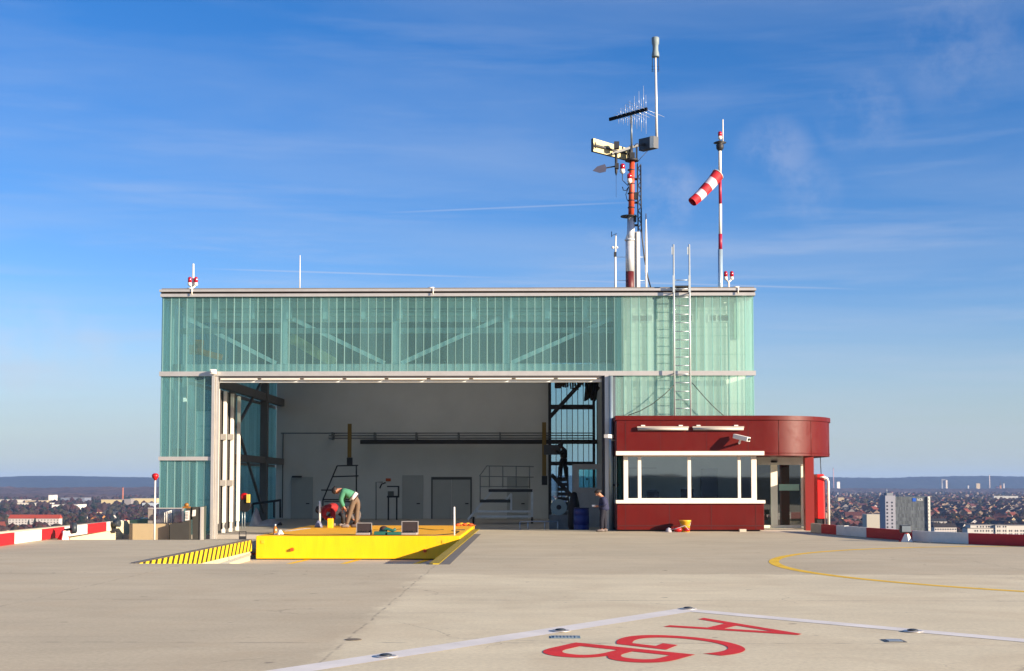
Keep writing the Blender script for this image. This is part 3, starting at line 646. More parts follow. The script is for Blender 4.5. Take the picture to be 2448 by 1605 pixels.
# smaller steps left behind the workers
ws = thing("step_stand", (P(820, 1240, 80).x, 80, -.25), "grey step stand with slanted handrail behind the bending worker", "step stand")
def Q2(x, y, dy=0): return P(x, y, 80+dy)
b = MB()
for dy in (0, 1.2):
    for a, c in (((772, 1195), (806, 1114)), ((806, 1114), (856, 1113)), ((797, 1140), (857, 1138)), ((852, 1114), (852, 1245)), ((772, 1195), (772, 1245)), ((768, 1172), (795, 1172)), ((772, 1195), (852, 1195)), ((795, 1172), (800, 1162))):
        b.tube(Q2(*a, dy), Q2(*c, dy), .045, .045, 6)
b.build("handrail", [STEEL_DK], ws); b = MB()
for y in (1200, 1218): p0, p1 = Q2(775, y), Q2(850, y); b.box(p0.x, p1.x, 80, 81.2, p0.z-.03, p0.z+.03)
b.build("tread", [STEEL_DK], ws)
# wash stand with orange sign
wk = thing("wash_stand", (P(934, 1240, 86).x, 86, -.25), "dark framed wash stand on thin legs before the rear wall", "wash stand")
def Q3(x, y, dy=0): return P(x, y, 86+dy)
b = MB(); p0, p1 = Q3(925, 1190), Q3(953, 1162); b.box(p0.x, p1.x, 86, 86.5, p0.z, p0.z+.12); b.box(p1.x-.06, p1.x, 86, 86.5, p0.z, p1.z); b.box(p0.x, p1.x, 86, 86.5, p1.z-.08, p1.z); b.build("cabinet_frame", [STEEL_DK], wk)
b = MB(); b.box(p0.x+.05, p1.x-.35, 86, 86.4, p0.z+.12, p0.z+.42); b.build("basin", [mat("basin_grey", '#565c5c', .5)], wk)
for px in (928, 948): p = Q3(px, 1190); MB().box(p.x-.05, p.x+.05, 86.1, 86.2, -.25, p0.z-.001).build("leg", [STEEL_DK], wk)
b = MB(); b.path([Q3(899, 1243), Q3(899, 1153), Q3(915, 1153)], .03, 6); b.path([Q3(908, 1168), Q3(912, 1158), Q3(922, 1154)], .05, 6); 
tag(b.build("wall_hose", [STEEL_DK], loc=Q3(899, 1243)), "thin dark hose pipe on the rear wall left of the wash stand", "hose pipe")
p0, p1 = P(922, 1151, RY-.1), P(934, 1144, RY-.1)
tag(MB().box(p0.x, p1.x, RY-.06, RY-.02, p0.z, p1.z).build("wall_sign", [mat("sign_orange", '#c0531f', .6)], loc=(p0.x, RY-.05, p0.z)), "small orange sign on the rear wall above the wash stand", "sign")
# hose reel seen past door stack
hr = thing("hose_reel", P(586, 1190, 70), "red and yellow hose reel with dark coil beside the folded door leaves", "hose reel")
p = P(584, 1189, 70); MB().ball(p, .26, 0, 12, (1, .7, .9)).build("drum_cover", [REDB], hr)
p = P(592, 1191, 69.9); MB().box(p.x-.02, p.x+.14, 69.7, 69.9, p.z-.25, p.z+.2).build("valve_cover", [mat("dull_yellow", '#cdb24a', .6)], hr)
p = P(586, 1209, 70); MB().tube((p.x, 69.8, p.z), (p.x, 70.1, p.z), .34, .34, 16).build("coil", [BLACK], hr)
b = MB(); 
for px in (580, 586): x = XX(px, 70); b.tube((x, 70, -.25), (x, 70, ZZ(1216, 70)), .025, .025, 6)
b.build("stand_leg", [STEEL], hr)
# guard rail on left far floor
gr = thing("floor_railing", (P(655, 1230, 80).x, 80, -.25), "low dark railing beside the side column at the left rear", "railing")
b = MB(); 
for a, c in (((604, 1205), (672, 1196)), ((655, 1198), (655, 1238)), ((670, 1196), (670, 1238)), ((604, 1205), (604, 1238))): b.bar(P(*a, 80), P(*c, 80), .10, .14)
b.build("rail", [STEEL_DK], gr)
# white sheet heap
b = MB(); n1, n2 = 16, 6; vs = []
for i in range(n1+1):
    for j in range(n2+1):
        u, v = i/n1, j/n2; x = P(602, 1250, 74).x+u*(P(668, 1250, 74).x-P(602, 1250, 74).x)
        h = math.sin(math.pi*v)*(.95*math.exp(-((u-.13)/.12)**2)+.32*math.exp(-((u-.65)/.4)**2)+.06)
        vs.append((x, 73.2+v*1.8, -.24+h*(1+.25*noise.noise((u*6, v*4, 2)))))
fs = [(i*(n2+1)+j, (i+1)*(n2+1)+j, (i+1)*(n2+1)+j+1, i*(n2+1)+j+1) for i in range(n1) for j in range(n2)]
b.add(vs, fs, 0, True); tag(b.build("plastic_sheet", [mat("sheet_grey", '#8d8c9c', .5, 0, .15, 4)], loc=(P(630, 1250, 74).x, 74, -.25)), "crumpled pale plastic sheet heaped on the hangar floor at left", "plastic sheet")
# barrel, sack, door with window, spool
Yb = 63.4
p = P(1390, 1260, Yb); x = p.x; zt_ = ZZ(1216, Yb)
tb = thing("blue_barrel", (x, Yb, -.25), "tall dark blue plastic barrel just inside the right of the opening", "barrel")
MB().lathe((x, Yb, -.25), [(.33, 0), (.37, .05), (.38, .4), (.36, .42), (.38, .44), (.38, .85), (.36, .87), (.38, .89), (.37, zt_+.25-.06), (.34, zt_+.25)], 20).build("drum", [mat("barrel_blue", '#16286e', .45)], tb)
MB().lathe((x, Yb, zt_-.02), [(.36, 0), (.38, .02), (.38, .05), (.35, .06)], 20).build("rim", [mat("barrel_blue_dark", '#101c4a', .5)], tb)
x = XX(1372, 64.4); z0 = ZZ(1230, 64.4); z1 = ZZ(1176, 64.4)
b = MB(); b.lathe((x, 64.4, -.25), [(.18, 0), (.30, .3), (.30, z0+.35), (.27, z0+.75), (.14, z1-.05+.25), (.04, z1+.25)], 12)
tag(b.build("black_sack", [mat("sack_black", '#0d0d10', .7, 0, .2, 4, .3)], loc=(x, 64.4, -.25)), "pointed black sack standing behind the blue barrel", "sack")
Yd = 72.0
dw = thing("inner_door", (XX(1400, Yd), Yd, -.25), "pale grey door with a square window behind the blue barrel", "door")
xa, xb, za, zb_ = XX(1369, Yd), XX(1438, Yd), -.25, ZZ(1110, Yd); wa, wb, w0, w1 = XX(1384, Yd), XX(1426, Yd), ZZ(1166, Yd), ZZ(1123, Yd)
b = MB(); b.box(xa, wa, Yd, Yd+.08, za, zb_); b.box(wb, xb, Yd, Yd+.08, za, zb_); b.box(wa, wb, Yd, Yd+.08, za, w0); b.box(wa, wb, Yd, Yd+.08, w1, zb_); b.build("door_leaf", [mat("door_pale", '#a9a8a6', .6)], dw)
MB().box(wa, wb, Yd+.03, Yd+.04, w0, w1).build("pane", [clear_glass("teal_pane", (.55, .85, .82))], dw)
MB().box(XX(1401, Yd), XX(1406, Yd), Yd-.06, Yd-.001, ZZ(1148, Yd), ZZ(1144, Yd)).build("handle", [BLACK], dw)
Ys = 68
sp = thing("cable_spool", (XX(1336, Ys), Ys, -.25), "pale round cable spool standing on wrapped pallets near the rear glass", "spool")
p = P(1336, 1213, Ys)
b = MB()
for dy in (0, .4): b.tube((p.x, Ys+dy, p.z), (p.x, Ys+dy+.06, p.z), .42, .42, 24)
b.build("flange", [mat("spool_pale", '#8fa3a3', .6)], sp); MB().tube((p.x, Ys-.03, p.z), (p.x, Ys-.001, p.z), .13, .13, 12).build("hub", [STEEL_DK], sp)
b = MB(); q = P(1336, 1232, Ys); b.box(q.x-.5, q.x+.7, Ys-.1, Ys+.7, -.25, q.z); q2 = P(1375, 1222, Ys+1); b.box(q2.x-.7, q2.x+.3, Ys+1, Ys+1.8, -.25, q2.z)
tag(b.build("wrapped_pallet", [mat("wrap_grey", '#6f7373', .55, 0, .25, 3, .3)], loc=(q.x, Ys, -.25)), "grey wrapped pallet stack under the round cable spool", "pallet")
b = MB()
for px in (1243, 1262, 1302, 1333): x = XX(px, 64); b.tube((x, 64, -.25), (x, 64, ZZ(1247, 64)), .03, .03, 6)
b.tube((XX(1243, 64), 64, ZZ(1247, 64)), (XX(1333, 64), 64, ZZ(1247, 64)), .03, .03, 6)
tag(b.build("low_trestle", [STEEL], loc=(XX(1290, 64), 64, -.25)), "low thin metal trestle on the hangar floor left of the barrel", "trestle")
# ladder inside
Yl = 72.5
ld = thing("inner_ladder", (XX(1344, Yl), Yl, -.25), "step ladder inside the hangar with a worker standing on it", "ladder")
def Q4(x, y): return P(x, y, Yl)
b = MB(); b.bar(Q4(1331, 1243), Q4(1336, 1116), .07, .1); b.bar(Q4(1360, 1243), Q4(1357, 1116), .07, .1); b.build("rail", [STEEL_DK], ld)
b = MB()
for k in range(9): y = 1147+k*11.5; b.bar(Q4(1332, y), Q4(1359, y), .05, .18)
b.build("rung", [STEEL_DK], ld)
# cable bundle at upper right of opening
b = MB(); Yk = 66
for k in range(12):
    x0 = 1330+k*5.5+random.uniform(-2, 2); dp = random.uniform(12, 24)
    b.path([P(x0, 908, Yk), P(x0+2, 908+dp, Yk), P(x0+7, 908+dp+1, Yk), P(x0+8, 908, Yk)], .04, 5)
b.box(P(1326, 910, Yk).x, P(1342, 930, Yk).x, Yk, Yk+.3, P(1326, 928, Yk).z, P(1326, 905, Yk).z)
tag(b.build("cable_loops", [BLACK], loc=P(1360, 905, Yk)), "black cable loops hanging from the door head at the right", "cables")
b = MB(); random.seed(3)
for k in range(26):
    x0 = random.uniform(1404, 1428); y0 = random.uniform(905, 925); b.path([P(x0, y0, Yk), P(x0-random.uniform(0, 8), random.uniform(930, 958), Yk+random.uniform(-.2, .3)), P(x0+random.uniform(0, 5), y0+5, Yk+.1)], random.uniform(.05, .12), 5)
tag(b.build("cable_bundle", [BLACK], loc=P(1415, 905, Yk)), "thick tangled bundle of black cables at the top right of the opening", "cables")
# things lit behind upper glass
p = P(478, 835, 64.2); b = MB(); b.box(p.x-.5, p.x-.05, 64, 64.4, p.z-.25, p.z+.2); b.box(p.x-.2, p.x+.15, 64, 64.4, p.z+.0, p.z+.45); b.bar((p.x-.1, 64.2, p.z-.1), (p.x+1.1, 64.2, p.z-.42), .3, .3)
tag(b.build("orange_hoist", [mat("hoist_orange", '#e0861c', .5)], loc=p), "orange hoist seen behind the upper glass near its left end", "hoist")
p = P(702, 812, 64.4); b = MB(); b.bar(p, P(800, 868, 64.4), .35, .5); b.ball((p.x, p.y, p.z), .28, 0, 10, (1, .8, 1))
tag(b.build("pale_duct", [mat("duct_pale_yellow", '#a9a674', .6)], loc=p), "pale yellow slanting duct seen dimly behind the upper glass", "duct")

# ------------------------------------------------------------------ red kiosk
KY = 59.3
kz_t = ZZ(994, KY, 1700); kz_c = ZZ(1004.5, KY, 1700); kz_f = ZZ(1089.5, KY, 1700); kz_w = ZZ(1079, KY, 1700)
KX0 = XX(1475, KY); KXS = XX(1830, KY); KR = 3.66
def stadium(r_off, y_back, x0=None, n=28):
    c = (KXS, KY+KR); pts = [((x0 if x0 is not None else KX0)-(r_off if x0 is None else 0), KY-r_off)]
    for k in range(n+1): a = R(-90)+k/n*R(90); pts.append((c[0]+(KR+r_off)*math.cos(a), c[1]+(KR+r_off)*math.sin(a)))
    pts += [(c[0]+KR+r_off, y_back), (pts[0][0], y_back)]
    return pts
ks = thing("red_kiosk", (XX(1700, KY), KY+2, 0), "dark red control kiosk with rounded canopy and white framed windows", "kiosk")
def shell(poly, z0, z1, m, name, th=.08, smooth=True):
    b = MB(); n = len(poly)
    inner = []
    for i in range(n-1):
        p = Vector(poly[i]); q = Vector(poly[i+1]); 
    vs = [(x, y, z) for z in (z0, z1) for x, y in poly[:-1]]
    k = n-1
    b.add(vs, [(i, i+1, k+i+1, k+i) for i in range(k-1)], 0, smooth)
    return b
ST = stadium(0, 66.2)
b = MB(); b.prism(ST, kz_f, kz_c-.001); kf = b.build("canopy_fascia", [REDP], ks)
for p_ in kf.data.polygons:
    if abs(p_.normal.z) < .1 and abs(p_.normal.x) > .005 and abs(p_.normal.y) > .005: p_.use_smooth = True
b = MB(); b.prism(stadium(.06, 66.26), kz_c, kz_t); kf = b.build("coping", [REDP], ks)
for p_ in kf.data.polygons:
    if abs(p_.normal.z) < .1 and abs(p_.normal.x) > .005 and abs(p_.normal.y) > .005: p_.use_smooth = True
# vertical seams of cladding: thin proud ribs
b = MB()
for px in (1496,): x = XX(px, KY); b.box(x-.012, x+.012, KY-.012, KY-.001, kz_w, kz_c-.01)
for a in (10, 38, 68): aa = R(-90+a); c = (KXS, KY+KR); b.tube((c[0]+(KR+.002)*math.cos(aa), c[1]+(KR+.002)*math.sin(aa), kz_f+.02), (c[0]+(KR+.002)*math.cos(aa), c[1]+(KR+.002)*math.sin(aa), kz_c-.01), .012, .012, 5)
for px in (1580, 1690, 1790): x = XX(px, KY); b.box(x-.006, x+.006, KY-.006, KY-.001, kz_w, kz_c-.01)
b.build("cladding_seam", [mat("seam_dark_red", '#420e0a', .5)], ks)
b = MB(); c0 = (KXS, KY+KR); pts = [(c0[0]+(KR+.012)*math.cos(R(-90)+k/24*R(90)), c0[1]+(KR+.012)*math.sin(R(-90)+k/24*R(90)), kz_f+.12) for k in range(25)]
b.path(pts, .015, 6); b.build("drip_edge", [REDP], ks)
bx1 = XX(1827, KY)
b = MB(); b.box(KX0-.05, bx1, KY-.09, KY-.001, ZZ(1089, KY, 1650), ZZ(1079, KY, 1650)); b.build("window_head", [CREAM], ks, bevel=.008)
sill_t, sill_b = ZZ(1196, KY, 1650), ZZ(1204, KY, 1650)
b = MB(); b.box(KX0-.06, bx1+.02, KY-.12, KY+.35, sill_b, sill_t); b.build("window_sill", [CREAM], ks, bevel=.008)
zl = .07
b = MB(); b.box(KX0, bx1-.02, KY, 61.3, zl, sill_b-.001); b.build("base_wall", [REDP], ks, bevel=.01)
b = MB()
for px in (1495, 1600, 1700, 1806): x = XX(px, KY); b.box(x-.01, x+.01, KY-.008, KY-.001, zl, sill_b-.02)
b.box(KX0+.02, bx1-.04, KY-.02, KY-.001, ZZ(1258, KY), ZZ(1256, KY)); b.build("cladding_seam", [MATS["seam_dark_red"]], ks)
b = MB(); b.box(KX0+.15, bx1-.2, KY+.15, 61.2, 0.0, zl-.001); b.build("plinth", [BLACK], ks)
# window bay
WY = KY+.35
wzt, wzb = ZZ(1089, WY, 1650), sill_t
wx0, wx1 = XX(1491, WY), XX(1809, WY)
b = MB()
b.box(wx0, wx0+.20, WY, WY+.22, wzb, wzt); b.box(wx1-.24, wx1, WY, WY+.22, wzb, wzt)
for a, c in ((1525, 1533), (1644, 1652), (1764, 1771)): b.box(XX(a, WY), XX(c, WY), WY, WY+.14, wzb+.08, wzt-.07)
b.box(wx0+.2, wx1-.24, WY, WY+.16, wzb, wzb+.08); b.box(wx0+.2, wx1-.24, WY, WY+.16, wzt-.07, wzt)
wf = b.build("window_frame", [CREAM], ks, bevel=.006)
edges = [1499, 1525, 1533, 1644, 1652, 1764, 1771, 1797]
for i in range(0, 8, 2): MB().box(XX(edges[i], WY)+.002, XX(edges[i+1], WY)-.002, WY+.06, WY+.075, wzb+.08, wzt-.07).build("pane", [GLS], wf)
# left side window and back, interior
b = MB(); b.box(KX0+.02, KX0+.03, WY+.3, 61.3, wzb, wzt); b.build("side_pane", [uglass("side_frosted", (.85, .98, .90), (.7, .8, .75), .85)], ks)
b = MB(); b.box(KX0+.001, wx1-.02, 63.6, 63.7, 0.1, kz_f); b.box(KX0, KX0+.08, 61.35, 63.7, 0.1, kz_f-.001)
b.box(wx1-.08, wx1, WY+.24, 63.55, 0.1, kz_f-.001)
b.build("inner_wall", [mat("kiosk_wall", '#cfd9cd', .8, 0, .1, 1)], ks)
b = MB(); b.box(KX0+.4, wx1-.3, WY+.45, WY+1.1, wzb-.12, wzb-.05); b.build("desk", [mat("desk_pale", '#b9b7ae', .5)], ks)
b = MB(); x = XX(1640, 61); b.box(x-.3, x+.3, WY+.9, WY+.94, wzb+.1, wzb+.5); b.box(x-.05, x+.05, WY+.92, WY+.96, wzb-.05, wzb+.1); x = XX(1560, 61); b.box(x-.25, x+.25, WY+.9, WY+.94, wzb+.05, wzb+.38)
b.build("screen", [BLACK], ks)
b = MB(); x = XX(1555, 62); b.box(x-.25, x+.25, WY+1.5, WY+1.6, wzb-.3, wzb+.45); b.box(x-.02+2.6, x+3.4, 63.3, 63.55, .1, 2.9); b.build("furniture", [mat("cupboard_green_grey", '#46564e', .7)], ks)
b = MB()
for zz in (2.5, 2.9): b.box(KX0+.3, KX0+2.2, 63.4, 63.58, zz, zz+.05)
b.build("shelf", [mat("shelf_pale", '#a9aca0', .7)], ks)
# door recess
DY = 63.5; dx0, dx1 = XX(1811, DY), XX(1925, DY)
dzt = ZZ(1112, DY); 
b = MB(); b.box(wx1+.01, dx1, DY-.25, DY+.1, dzt, kz_f-.002); b.build("door_transom", [mat("transom_grey", '#cfc8c0', .6)], ks)
b = MB(); p = P(1851, 1104, DY-.3); b.lathe((p.x, DY-.26, p.z-.05), [(.14, 0), (.17, .05), (.14, .1)], 12); b.build("door_sensor", [BLACK], ks)
b = MB(); st0, st1 = XX(1842, DY), XX(1858, DY)
b.box(st0, st1, DY-.08, DY+.02, .15, dzt); b.box(XX(1914, DY), dx1, DY-.12, DY+.02, .12, kz_f-.01); b.box(wx1+.02, XX(1914, DY), DY-.06, DY+.02, 0.02, .15); b.box(wx1+.02, wx1+.14, DY-.08, DY+.02, .15, dzt)
df = b.build("door_frame", [CREAM], ks)
MB().box(wx1+.14, st0-.002, DY-.03, DY-.015, .15, dzt).build("door_pane", [GLD], df); MB().box(st1+.002, XX(1914, DY)-.002, DY-.03, DY-.015, .15, dzt).build("door_pane", [GLD], df)
b = MB(); b.box(XX(1862, DY), XX(1910, DY), DY-.045, DY-.032, ZZ(1173, DY), ZZ(1158, DY)); b.build("frosted_strip", [mat("strip_mint", '#8fb5a4', .5)], df)
b = MB(); b.box(wx1+.1, dx1+.2, DY+2.2, DY+2.3, 0, kz_f); b.build("corridor_wall", [mat("corridor_dark", '#2c302f', .7)], ks)
px0, px1 = XX(1925, 60.35), XX(1946, 60.35)
b = MB(); b.box(px0, px1, 60.35, 60.8, 0.0, kz_f-.001); b.build("corner_pillar", [mat("pillar_red", '#7e1d14', .4, .0, .05, 1)], ks)
b = MB(); b.box(wx1+.2, px0-.1, KY+.6, DY-.3, 0.002, .02); b.build("door_mat", [CONC], ks)
# lamps, cameras on kiosk
def tube_lamp(x0, x1, lab):
    Y = KY-.22; a = XX(x0, Y); c = XX(x1, Y); z = ZZ(1024, Y, 1650)
    t = thing("tube_lamp", ((a+c)/2, KY, z), lab, "lamp", "long tube lamps on the kiosk fascia")
    MB().box(a, c, KY-.16, KY-.06, z+.01, z+.09).build("housing", [mat("lamp_housing", '#a59c90', .5)], t, bevel=.01)
    MB().tube((a+.03, KY-.13, z-.03), (c-.03, KY-.13, z-.03), .065, .065, 10).build("diffuser", [mat("diffuser_pale", '#b5aea4', .3)], t)
    for f_ in (.12, .85): x = a+(c-a)*f_; MB().box(x-.09, x+.09, KY-.10, KY-.002, z+.10, z+.15).build("bracket", [WHITE], t)
tube_lamp(1524, 1648, "long pale tube lamp on the red fascia, left one of the two")
tube_lamp(1657, 1781, "long pale tube lamp on the red fascia above the camera")
cc = thing("security_camera", P(1768, 1062, KY), "white security camera on the red fascia below the right tube lamp", "camera")
p = P(1775, 1048, KY-.5)
MB().bar(P(1756, 1043, KY-.25), P(1790, 1051, KY-.85), .24, .2).build("housing", [WHITE], cc, bevel=.015)
q = P(1790, 1051, KY-.86); MB().tube((q.x, q.y, q.z), (q.x+.03, q.y-.04, q.z-.01), .07, .06, 10).build("lens", [BLACK], cc)
MB().path([P(1770, 1052, KY-.5), P(1767, 1060, KY-.45), P(1767, 1060, KY-.002)], .05, 8).build("bracket", [WHITE], cc)
cc = thing("security_camera", P(1466, 1046, KY), "small pale camera on an arm beside the downpipe left of the kiosk", "camera")
MB().bar(P(1449, 1043, KY-.3), P(1462, 1044, KY+.4), .2, .16).build("housing", [WHITE], cc)
MB().path([P(1462, 1046, KY+.2), P(1462, 1052, KY+.25), P(1476, 1053, KY+.3)], .03, 6).build("bracket", [STEEL], cc)
# bucket and red pump in front
Yq = 58.7
bk = thing("yellow_bucket", (XX(1637, Yq), Yq, 0), "yellow bucket standing on the deck before the kiosk base", "bucket")
x = XX(1637, Yq); bz_ = ZZ(1244, Yq, 1637)
MB().lathe((x, Yq, 0), [(.2, 0), (.235, bz_-.06), (.27, bz_-.05), (.27, bz_)], 20).build("pail", [mat("bucket_yellow", '#dfae28', .45)], bk)
MB().path([(x-.27, Yq, bz_-.03), (x-.2, Yq-.2, bz_-.22), (x+.2, Yq-.2, bz_-.22), (x+.27, Yq, bz_-.03)], .01, 5).build("handle", [STEEL], bk)
b = MB(); 
for px, w in ((1620, .2), (1641, .16)): x = XX(px, 58.3); b.ball((x, 58.3, .12), w*.8, 0, 10, (1.2, .8, .75))
tag(b.build("red_tool", [REDB], loc=(XX(1628, 58.3), 58.3, 0)), "pair of red rounded tools on the deck against the yellow bucket", "tool")
b = MB(); x = XX(1598, 58.4); b.lathe((x, 58.4, 0), [(.16, 0), (.12, .14), (.02, .2)], 9); b.path([(x, 58.3, .1), (x+.3, 58.2, .16), (x+.7, 58.1, .3), (x+.85, 58.2, .12)], .015, 5)
tag(b.build("rag_bundle", [mat("rag_grey", '#a7a1a8', .8)], loc=(x, 58.4, 0)), "small grey rag bundle with cord left of the red tools", "rag")
b = MB(); x = XX(1775, 58.9); b.box(x-.16, x+.14, 58.8, 59.1, 0, .12); tag(b.build("foot_block", [CONC], loc=(x, 58.9, 0)), "small pale block on the deck under the right end of the kiosk base", "block")
# threshold slab of lighter concrete
b = MB(); b.add([(wx1+.1, 58.2, .004), (12.2, 56.6, .004), (12.5, 60.2, .004), (wx1+.1, 60.2, .004)], [(0,1,2,3)]); b.build("entrance_slab", [CONC], deck)

# hydrant cabinet with white pipe
hy = thing("hydrant_cabinet", (XX(1962, 62.2), 62.4, 0), "bright red hydrant cabinet on a dark base right of the kiosk", "hydrant")
Yh = 62.2; a, c = XX(1954, Yh), XX(1970, Yh); 
MB().box(a, c, Yh, Yh+1.3, ZZ(1240, Yh), ZZ(1134, Yh)).build("cabinet", [mat("cabinet_red", '#e01812', .4, 0, .05, 2)], hy, bevel=.02)
MB().box(a-.02, c-.02, Yh+.1, Yh+1.2, 0, ZZ(1240, Yh)-.002).build("base", [BLACK], hy)
MB().box(c+.005, c+.07, Yh+.05, Yh+.4, 0.0, ZZ(1138, Yh)).build("side_plate", [mat("plate_pale", '#b79c90', .6)], hy)
MB().path([P(1960, 1141, Yh-.12), P(1968, 1141, Yh-.12), P(1977, 1144, Yh-.1), P(1980, 1152, Yh), (XX(1980, Yh), Yh, 0)], [.04, .05, .06, .06, .06], 10).build("pipe", [WHITE], hy)
b = MB(); b.tube(P(1961, 1092, 62.6), P(1963, 1134, 62.6), .02, .02, 5); tag(b.build("hanging_cable", [BLACK], loc=P(1963, 1134, 62.6)), "thin dark cable from the canopy down to the hydrant cabinet", "cable")

# ------------------------------------------------------------------ edge barriers
def edge_segment(pts, z0, z1, th, side):
    b = MB()
    for i in range(len(pts)-1):
        a, c = Vector(pts[i]).to_2d(), Vector(pts[i+1]).to_2d(); d = (c-a).normalized(); nrm = Vector((-d.y, d.x))*side*th
        q = [a, c, c+nrm, a+nrm]
        vs = [(p.x, p.y, z) for z in (z0, z1) for p in q]
        b.add(vs, [(0,1,2,3), (7,6,5,4), (0,4,5,1), (1,5,6,2), (2,6,7,3), (3,7,4,0)])
    return b
lb = thing("deck_barrier", (-18.9, 52, 0), "sunlit red and white edge barrier running back on the left side", "barrier")
def lpt(px): k = (px-1275)/3100; Y = (-18.5+2.934)/(k+.0652); return (LX(Y), Y, 0)
segs = [(-60, 32, 1), (32, 97, 0), (97, 152, 1), (152, 207, 0), (207, 253, 1), (253, 262, 0), (275, 298, 0), (298, 337, 1), (337, 358, 0)]
for a, c, m in segs:
    edge_segment([lpt(a), lpt(c)], .012, .425, .14, 1).build("panel", [REDBAR if m else WHBAR], lb, bevel=.01)
MB().box(LX(62)-.3, LX(58)-.16, 44, 68, -2, .40).build("parapet", [mat("parapet_buff", '#cdbf9f', .85, 0, .06, .8)], lb)
rpts = [P(1938, 1154, 58.2), None]
def gy(px, py): p = G(px, py); return (p.x, p.y, 0)
RB = [(px, gy(px, py)) for px, py in ((1938, 1272), (1963, 1275.5), (1999, 1279), (2071, 1285.5), (2181, 1294.5), (2315, 1301.5), (2448, 1306.5))]
rb = thing("deck_barrier", RB[3][1], "shaded red, white and buff edge barrier curving along the right side", "barrier")
BUFF = mat("barrier_buff", '#b3a48b', .7, 0, .08, 2)
for i in range(6):
    pts = [RB[i][1], RB[i+1][1]]
    edge_segment(pts, .004, .40, .14, 1).build("panel", [(BUFF, REDBAR, WHBAR, REDBAR, WHBAR, REDBAR)[i]], rb, bevel=.008)
e0, e1 = Vector(RB[5][1]), Vector(RB[6][1]); e2 = e1+(e1-e0)*1.6
edge_segment([e1, e2], .004, .40, .14, 1).build("panel", [REDBAR], rb)
# floodlights at the barriers
def floodlight(p, sx, lab):
    t = thing("pad_floodlight", p, lab, "floodlight", "floodlights at the deck edge")
    b = MB(); b.lathe((p.x, p.y, 0), [(.27, 0), (.10, .3), (.07, .34)], 4); b.build("base", [REDB], t)
    b = MB(); b.lathe((p.x+.02, p.y-.10, .003), [(.22, 0), (.08, .3)], 4); b.build("base_stripe", [WHITE], t)
    b = MB(); b.tube((p.x, p.y, .33), (p.x, p.y, .46), .05, .05, 8); b.build("stem", [STEEL_DK], t)
    MB().box(p.x-.2, p.x+.2, p.y-.12, p.y+.12, .34, .62).build("lamp_head", [GREYBOX], t, bevel=.03)
    MB().box(p.x-.16, p.x+.16, p.y-.135, p.y-.122, .38, .59).build("lamp_glass", [mat("lamp_glass_grey", '#6d7780', .3)], t)
p = G(2170, 1295); floodlight(Vector((p.x-.15, p.y-.25, 0)), 1, "boxy grey floodlight on a red and white foot at the right barrier")
fl = Vector(lpt(120)); t = thing("pad_floodlight", (fl.x+.6, fl.y-.3, 0), "round grey floodlight on a red and white foot at the left barrier", "floodlight", "floodlights at the deck edge")
q = Vector((fl.x+.6, fl.y-.3, 0))
MB().lathe(q, [(.26, 0), (.09, .34), (.06, .38)], 4).build("base", [REDB], t); MB().lathe((q.x+.05, q.y-.08, .002), [(.19, 0), (.07, .34)], 4).build("base_stripe", [WHITE], t)
MB().tube((q.x, q.y, .36), (q.x+.32, q.y+.1, .42), .05, .05, 8).build("stem", [STEEL_DK], t)
MB().tube((q.x+.28, q.y, .44), (q.x+.44, q.y+.1, .44), .22, .2, 16).build("lamp_head", [GREYBOX], t); MB().tube((q.x+.45, q.y+.106, .44), (q.x+.46, q.y+.112, .44), .17, .17, 16).build("lamp_glass", [STEEL], t)
fl = Vector(lpt(268)); t = thing("bracket_floodlight", (fl.x+.1, fl.y, .1), "dark twin floodlight on a bracket in the gap of the left barrier", "floodlight")
MB().box(fl.x-.05, fl.x+.25, fl.y-.3, fl.y+.3, -.05, .0).build("bracket", [STEEL_DK], t); MB().box(fl.x, fl.x+.1, fl.y-.12, fl.y+.12, 0, .3).build("post", [STEEL_DK], t)
MB().tube((fl.x+.1, fl.y-.2, .33), (fl.x+.4, fl.y-.25, .33), .14, .16, 12).build("lamp_head", [GREYBOX], t)
b = MB(); p = G(2226, 1296); b.tube((p.x-.02, p.y-.02, .22), (p.x-.04, p.y-.05, .22), .07, .07, 12); 
tag(b.build("reflector_disc", [mat("disc_pale", '#cfcf9a', .5)], loc=(p.x, p.y, .22)), "small pale yellow disc on the white panel of the right barrier", "reflector")
b = MB(); p = G(2024, 1281); b.box(p.x-.1, p.x+.08, p.y-.05, p.y+.08, .30, .42); tag(b.build("barrier_clip", [WHITE], loc=(p.x, p.y, .3)), "small white clip on the first white panel of the right barrier", "clip")

# left block: parapet box, cabinets, guard panel, ball lamp
Yp = 60.0
bw0, bw1 = XX(311, Yp), XX(406, Yp)
b = MB(); b.box(bw0, bw1, Yp, Yp+.5, -.6, ZZ(1253, Yp)); tag(b.build("low_wall", [mat("lowwall_buff", '#a89674', .85, 0, .08, 1)], loc=((bw0+bw1)/2, Yp, -.45)), "low buff wall between the left barrier and the grey cabinets", "wall")
DKM = mat("cabinet_dark", '#4a4842', .5, .4, .12, 2)
cb = thing("switch_cabinet", (XX(450, 59.4), 59.4, -.45), "dark metal switch cabinets with two white notices beside the hangar corner", "cabinet")
def cpoly(pts, Y, th, name, m, par): 
    q = [P(x, y, Y) for x, y in pts]; q = [Vector((v.x, Y, v.z)) for v in q]
    return MB().slab([Vector((v.x, v.y+th, v.z)) for v in q][::-1], th).build(name, [m], par)
cpoly([(406, 1293), (452, 1293), (452, 1243), (440, 1247), (406, 1253)], 59.6, .4, "side_guard", DKM, cb)
cpoly([(440, 1246), (453, 1243), (453, 1213), (440, 1214)], 59.7, .35, "cabinet_body", DKM, cb)
cpoly([(453, 1293), (470, 1293), (471, 1213), (453, 1213)], 59.5, .5, "cabinet_body", DKM, cb)
